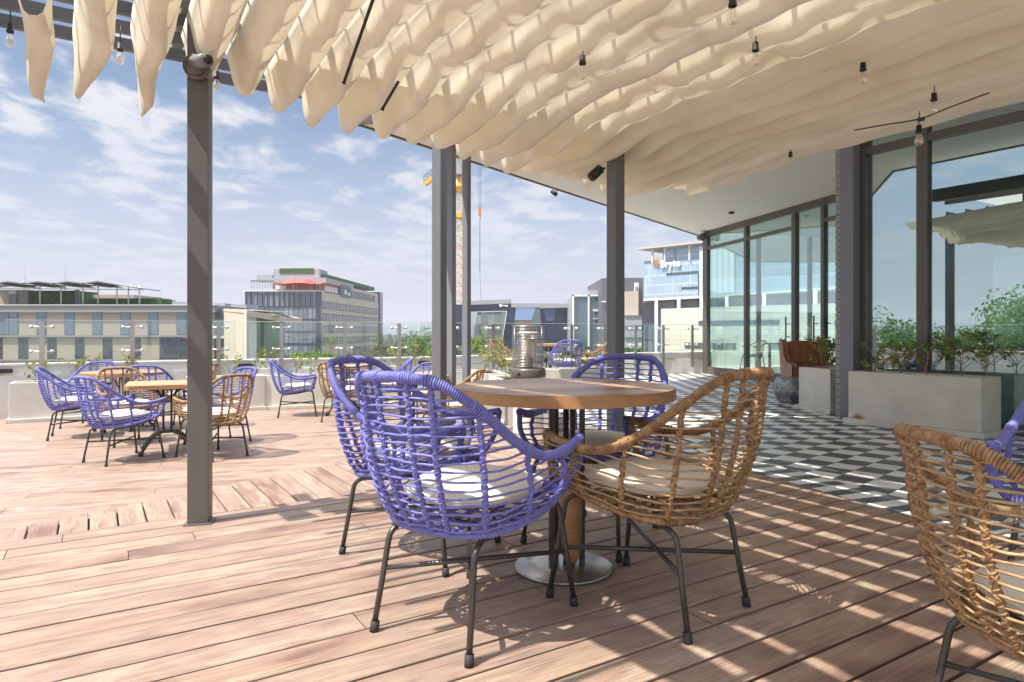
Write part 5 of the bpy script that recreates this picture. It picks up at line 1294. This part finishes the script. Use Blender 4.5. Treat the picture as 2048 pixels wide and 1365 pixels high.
def text(s,size,loc,rotz,mt,parent,name,depth=.15):
    cu=bpy.data.curves.new(name,'FONT'); cu.body=s; cu.size=size; cu.extrude=depth; cu.offset=size*.018
    o=bpy.data.objects.new(name,cu); C.objects.link(o); dg=bpy.context.evaluated_depsgraph_get(); me=bpy.data.meshes.new_from_object(o.evaluated_get(dg)); bpy.data.objects.remove(o)
    me.materials.clear(); me.materials.append(mt)
    q=bpy.data.objects.new(name,me); C.objects.link(q); q.rotation_euler=(R(90),0,rotz); q.location=loc
    if parent: q.parent=parent
    return q
ls=tL+td_*7.9-tnn*.8
text('Bryte',3.9,(ls.x-off[0],ls.y-off[1],zt5-1.9-off[2]),math.atan2(td_.y,td_.x),signw,gt,'sign_lettering')
m_=MB(); c=tL+td_*6.1-tnn*.8+Vector((0,0,zt5+.35))
for k in range(7):
    a=k*2*math.pi/7+.3; d=td_*math.cos(a)+Vector((0,0,math.sin(a))); m_.bar(c+d*.35,c+d*1.5,.5,.3)
m_.build('sign_star',signo,gt,off)
# ---- 6: podium with white slab roof
pdm=empty('podium_building',(40,125,-16),0,'pale stone podium building under a thin white slab roof on slim columns','building'); off=(40,125,-16)
q0_=Vector((24.9,151,0)); q1_=Vector((38.3,133,0)); q2_=Vector((53.5,103,0))
m_=MB()
for a,b_ in ((q0_,q1_),(q1_,q2_)):
    d=(b_-a).normalized(); n=Vector((-d.y,d.x,0)); n=n if n.x>0 else -n
    vs=[a,b_,b_+n*14,a+n*14]; zt_=CZ+7.24
    m_.prism(poly_cw([(v.x,v.y) for v in vs]),zt_-.45,zt_)
m_.build('slab_roof',wht,pdm,off)
m_=MB()
for px,Yc in ((1266,146),(1271,146),(1310,141.5),(1355,136),(1401,131.5),(1452,126),(1527,117.5),(1630,108)):
    x=kx(px,Yc)+.5; m_.tube([(x,Yc+1.0,-16),(x,Yc+1.0,CZ+6.75)],.33,10)
m_.build('slim_column',signw,pdm,off)
m_=MB(); a=at(1284,640,150); b_=at(1720,640,112); wallbox(m_,(a[0],150),(b_[0],112),-16,CZ+6.6,6); m_.build('rear_glass',gridmat('podium_glass',3,3.5,(0.05,0.06,0.07),.15,.15,(0.10,0.13,0.16),(0.20,0.24,0.27),rough=.15),pdm,off)
pst=gridmat('cream_stone',4.5,.95,(0.50,0.47,0.38),.06,.07,(0.70,0.66,0.54),(0.76,0.73,0.62),rough=.7,spec=.2)
m_=MB(); a=at(1322,640,128); b_=at(1720,640,100); wallbox(m_,(a[0],128),(b_[0],100),-16,CZ+46*128/F,5); m_.build('stone_wall',pst,pdm,off)
m_=MB()
def onp(px,py,py2,px2):
    pass
av=Vector((a[0],128,0)); bv=Vector((b_[0],100,0)); dv=(bv-av); Lp=dv.length; dv.normalize(); nv2=Vector((dv.y,-dv.x,0)); nv2=nv2 if nv2.y<0 else -nv2
for s0,s1,z0,z1 in ((5.5,16,-1.9,-1.0),(8.5,24,2.3,3.0),(22,44,-1.7,-.9),(33,44,1.9,2.7)):
    if s1>Lp: s1=Lp-1
    c=av+dv*(s0+s1)/2+nv2*.1; m_.obox((c.x,c.y,(z0+z1)/2),dv*(s1-s0)/2,nv2*.1,(0,0,(z1-z0)/2))
m_.build('strip_window',mat('slate_window',(0.12,0.15,0.18),.15,.1,.8),pdm,off)
# ---- crane
Yc=150; xc=kx(917,Yc)
cr=empty('tower_crane',(xc,Yc,-16),0,'yellow tower crane rising behind the three grey posts','crane'); off=(xc,Yc,-16)
m_=MB(); hw=.95; ztop=CZ+(664-386)*Yc/F
for sx in (-1,1):
    for sy in (-1,1): m_.tube([(xc+sx*hw,Yc+sy*hw,-16),(xc+sx*hw,Yc+sy*hw,ztop)],.13,5)
z=-16; k=0
while z<ztop-1:
    for f in ((-1,-1,1,-1),(1,-1,1,1),(1,1,-1,1),(-1,1,-1,-1)):
        a=(xc+f[0]*hw,Yc+f[1]*hw); b_=(xc+f[2]*hw,Yc+f[3]*hw)
        if k%2: a,b_=b_,a
        m_.tube([(*a,z),(*b_,z+2.1)],.07,4); m_.tube([(*a,z),(*b_,z)],.06,4)
    z+=2.1; k+=1
m_.build('mast',yel,cr,off)
m_=MB(); m_.lathe([(1.0,0),(1.9,.9),(1.9,1.5),(1.1,2.2),(.9,3.8),(0,3.8)],(xc,Yc,ztop),n=12); m_.box(xc-1.6,Yc-1.6,CZ+(664-437)*Yc/F,xc+1.6,Yc+1.6,CZ+(664-429)*Yc/F); m_.build('slewing_ring',yel,cr,off)
m_=MB(); m_.box(xc-.8,Yc-2.2,ztop+3.8,xc+.9,Yc-.4,ztop+7.2); m_.build('cab',midgrey,cr,off)
m_=MB(); jd=Vector((6.3,-30,0)).normalized(); base=Vector((xc,Yc,ztop+7.6))
sdv=Vector((-jd.y,jd.x,0))
for L_,dr in ((44,1),(-16,1)):
    n=int(abs(L_)/2); 
    for k in range(n):
        a=base+jd*(2*k*(1 if L_>0 else -1)); b_=base+jd*(2*(k+1)*(1 if L_>0 else -1))
        m_.tube([a+sdv*.7,b_+sdv*.7],.09,4); m_.tube([a-sdv*.7,b_-sdv*.7],.09,4); m_.tube([a+Vector((0,0,1.4)),b_+Vector((0,0,1.4))],.09,4)
        for s_ in (.7,-.7): m_.tube([a+sdv*s_,(a+b_)/2+Vector((0,0,1.4))],.05,4); m_.tube([(a+b_)/2+Vector((0,0,1.4)),b_+sdv*s_],.05,4)
m_.build('jib',yel,cr,off)
m_=MB(); a=Vector(at(849,369,Yc)); b_=Vector(at(868,355,Yc)); c=Vector(at(905,350,Yc)); m_.bar(a,b_,1.6,.9); m_.bar(b_,c,1.4,.5); 
m_.build('service_platform',yel,cr,off)
m_=MB()
for p_,q_ in (((848,368),(847,355)),((855,363),(855,347)),((862,358),(862,341)),((847,355),(864,338)),((848,362),(864,347)),((868,353),(868,338))): m_.tube([at(*p_,Yc),at(*q_,Yc)],.07,4)
m_.build('platform_rail',darkgrey,cr,off)
jp=base+jd*30.6
m_=MB(); hx_=jp.x; hyy=jp.y
zz=lambda py: CZ+(664-py)*hyy/F
for dx in (-.18,.18): m_.tube([(hx_+dx,hyy,base.z),(hx_+dx,hyy,zz(418))],.04,4)
m_.build('hoist_rope',darkgrey,cr,off)
m_=MB(); m_.box(hx_-.24,hyy-.2,zz(432),hx_+.24,hyy+.2,zz(417)); m_.build('hook_block',orange,cr,off)
m_=MB(); m_.tube([(hx_,hyy,zz(432)),(hx_+.1,hyy,zz(436)),(hx_,hyy,zz(440)),(hx_,hyy,zz(546))],.06,5); m_.tube([(hx_,hyy,zz(546)),(hx_+.2,hyy,zz(600))],.03,4); m_.build('load_chain',darkgrey,cr,off)
# ---- trees
def tree(x,y,zb,ztop,rx,seed,label,mt='tree',nclump=26,nleaf=90,leaf=.35,group='trees beyond the parapet',cat='tree',flat=.6,trunk=.25):
    rnd=random.Random(seed); root=empty(cat.replace(' ','_'),(x,y,zb),0,label,cat,group)
    H=ztop-zb; t_=MB(); l=MB(); ch=rx*flat*2; zc=H-ch/2
    t_.tube(catmull([(0,0,0),(rnd.uniform(-.2,.2),0,H*.3),(rnd.uniform(-.3,.3),rnd.uniform(-.3,.3),H*.6),(0,0,H*.85)],10),trunk,7,rf=lambda q:1.1-.75*q)
    for k in range(nclump):
        a=rnd.uniform(0,6.28); ph=math.acos(rnd.uniform(-1,1)); r=rnd.uniform(.45,1)**.5
        c=Vector((math.cos(a)*math.sin(ph)*rx*r*.85,math.sin(a)*math.sin(ph)*rx*r*.85,zc+math.cos(ph)*ch/2*r*.85))
        if k<9: t_.tube([Vector((0,0,H*rnd.uniform(.35,.65))),c*.5+Vector((0,0,zc*.45)),c],trunk*.28,5,rf=lambda q:1.1-.8*q)
        cr_=rx*rnd.uniform(.22,.38); shade=rnd.uniform(-.25,.25)
        for j in range(nleaf):
            d=Vector((rnd.gauss(0,1),rnd.gauss(0,1),rnd.gauss(0,1))).normalized()*cr_*rnd.uniform(.55,1.08); d.z*=.75; p=c+d
            n=Vector((rnd.gauss(0,1),rnd.gauss(0,1),rnd.gauss(0,1)+.6)).normalized(); s1=n.cross(Vector((rnd.gauss(0,1),rnd.gauss(0,1),rnd.gauss(0,1)))).normalized(); s2=n.cross(s1); q=leaf*rnd.uniform(.5,1.2)
            l.face([p-s1*q*.5,p-s2*q*.3,p+s1*q*.5,p+s2*q*.3],None,0,max(0,min(1,rnd.random()*.7+.15+shade)))
    t_.build('trunk',Mt['bark'],root); l.build('crown',Mt[mt],root); return root
def ptree(px,py,Y,rx,seed,label,**k):
    p=at(px,py,Y); return tree(p[0],Y,-16,p[2],rx,seed,label,**k)
ptree(606,702,75,1.7,1,'bright green bushy tree crown before the dark glass block, left part',mt='treelight',leaf=.3,flat=.7)
ptree(632,699,74,1.9,2,'bright green bushy tree crown before the dark glass block, middle part',mt='treelight',leaf=.3,flat=.7)
ptree(662,703,76,1.6,3,'bright green bushy tree crown before the beige tower side, right part',mt='treelight',leaf=.3,flat=.7)
ptree(846,645,62,1.9,4,'loose airy green tree just left of the grey posts',mt='treelight',leaf=.22,nleaf=45,nclump=30,flat=1.1)
ptree(820,672,66,1.6,5,'small green tree left of the airy one, before the hazy distance',mt='tree',leaf=.22,nleaf=50,flat=.8)
ptree(792,688,80,1.8,6,'dull olive tree before the hazy distance',mt='treedry',leaf=.25,flat=.6)
ptree(765,690,95,2.2,7,'dull olive tree at the foot of the beige tower side',mt='treedry',leaf=.3,flat=.6)
ptree(735,702,90,3.2,8,'low olive tree crown under the beige window side',mt='treedry',leaf=.3,flat=.4)
ptree(697,708,88,2.2,13,'low olive tree crown right of the bright green ones',mt='treedry',leaf=.3,flat=.4)
ptree(945,668,70,1.5,9,'green tree between the grey posts and the dark building',mt='treelight',leaf=.25,flat=1.0)
ptree(978,688,75,2.3,10,'bare pinkish grey tree crown left of the heater',mt='treedry',leaf=.14,nleaf=60,flat=.6)
ptree(1012,690,78,2.0,11,'bare pinkish grey tree crown behind the heater',mt='treedry',leaf=.14,nleaf=60,flat=.6)
ptree(1262,693,80,1.4,12,'small green tree crown right of the right pergola post',mt='tree',leaf=.22,flat=.5)
rnd=random.Random(77)
tl_=['nearest','second','third','fourth','fifth','sixth','seventh','eighth','ninth']
for k,(u,v,zt_,rx) in enumerate(((-15,21,.9,3.2),(-17,17.5,1.5,3.4),(-15,14,.9,3.0),(-16,11,2.2,3.6),(-14.5,8,1.9,3.2),(-17,5,2.9,4.0),(-15,1.5,2.2,3.5),(-22,13,2.4,4.0),(-24,19,1.3,4.2))):
    x,y=UV(u,v); tree(x,y,-16,zt_+.6,rx,40+k,'leafy green tree left of the terrace, seen mirrored in the big windows, %s'%tl_[k],mt='treelight' if k%2 else 'tree',leaf=.17,nleaf=330,nclump=40,flat=.8,group='trees mirrored in the windows')
# distant belt of trees and hills
m_=MB(); rnd=random.Random(5)
for k in range(5200):
    Y=rnd.uniform(330,1300); x=rnd.uniform(-.95,.95)*Y; s_=rnd.uniform(3,6); z=-16+rnd.uniform(0,10)
    for q in range(3):
        n=Vector((rnd.gauss(0,1),rnd.gauss(0,1),rnd.gauss(0,1)+.5)).normalized(); a=n.cross(Vector((0.3,1,0.2))).normalized(); b_=n.cross(a); c=Vector((x+rnd.gauss(0,3),Y,z+rnd.uniform(-2,2)))
        m_.face([c-a*s_,c-b_*s_*.7,c+a*s_,c+b_*s_*.7],None,0,rnd.random())
tag(m_.build('distant_trees',Mt['treedry']),'hazy belt of far trees along the horizon','trees',None,'stuff')
m_=MB(); 
for k,(Y,h) in enumerate(((2300,14),(2900,26))):
    n=120; top=[]
    for i in range(n+1):
        x=(-1+2*i/n)*Y*1.3; top.append((x,Y,h+ (10+k*8)*nz_(i*.11,k*5.0)+3*nz_(i*.6,k)))
    vs=top+[(p[0],p[1]-500,-17) for p in top]+[(p[0],p[1]+400,-17) for p in top]; n1=n+1
    m_.mesh(vs,[(i,i+1,n1+i+1,n1+i) for i in range(n)]+[(i+1,i,2*n1+i,2*n1+i+1) for i in range(n)])
m_.build('hills',mat('far_hills',(0.13,0.16,0.17),.95),kind='structure')

# thin summer haze round the whole place
m_=MB(); m_.box(-3400,-3200,-19,3400,3400,70)
hm=bpy.data.materials.new('haze_air'); hm.use_nodes=True; t=hm.node_tree; t.nodes.clear(); o=t.nodes.new('ShaderNodeOutputMaterial'); pv=t.nodes.new('ShaderNodeVolumePrincipled')
pv.inputs['Color'].default_value=(0.86,0.88,0.95,1); pv.inputs['Density'].default_value=0.00045; pv.inputs['Anisotropy'].default_value=0.2
t.links.new(pv.outputs[0],o.inputs['Volume'])
m_.build('haze',hm,kind='stuff')
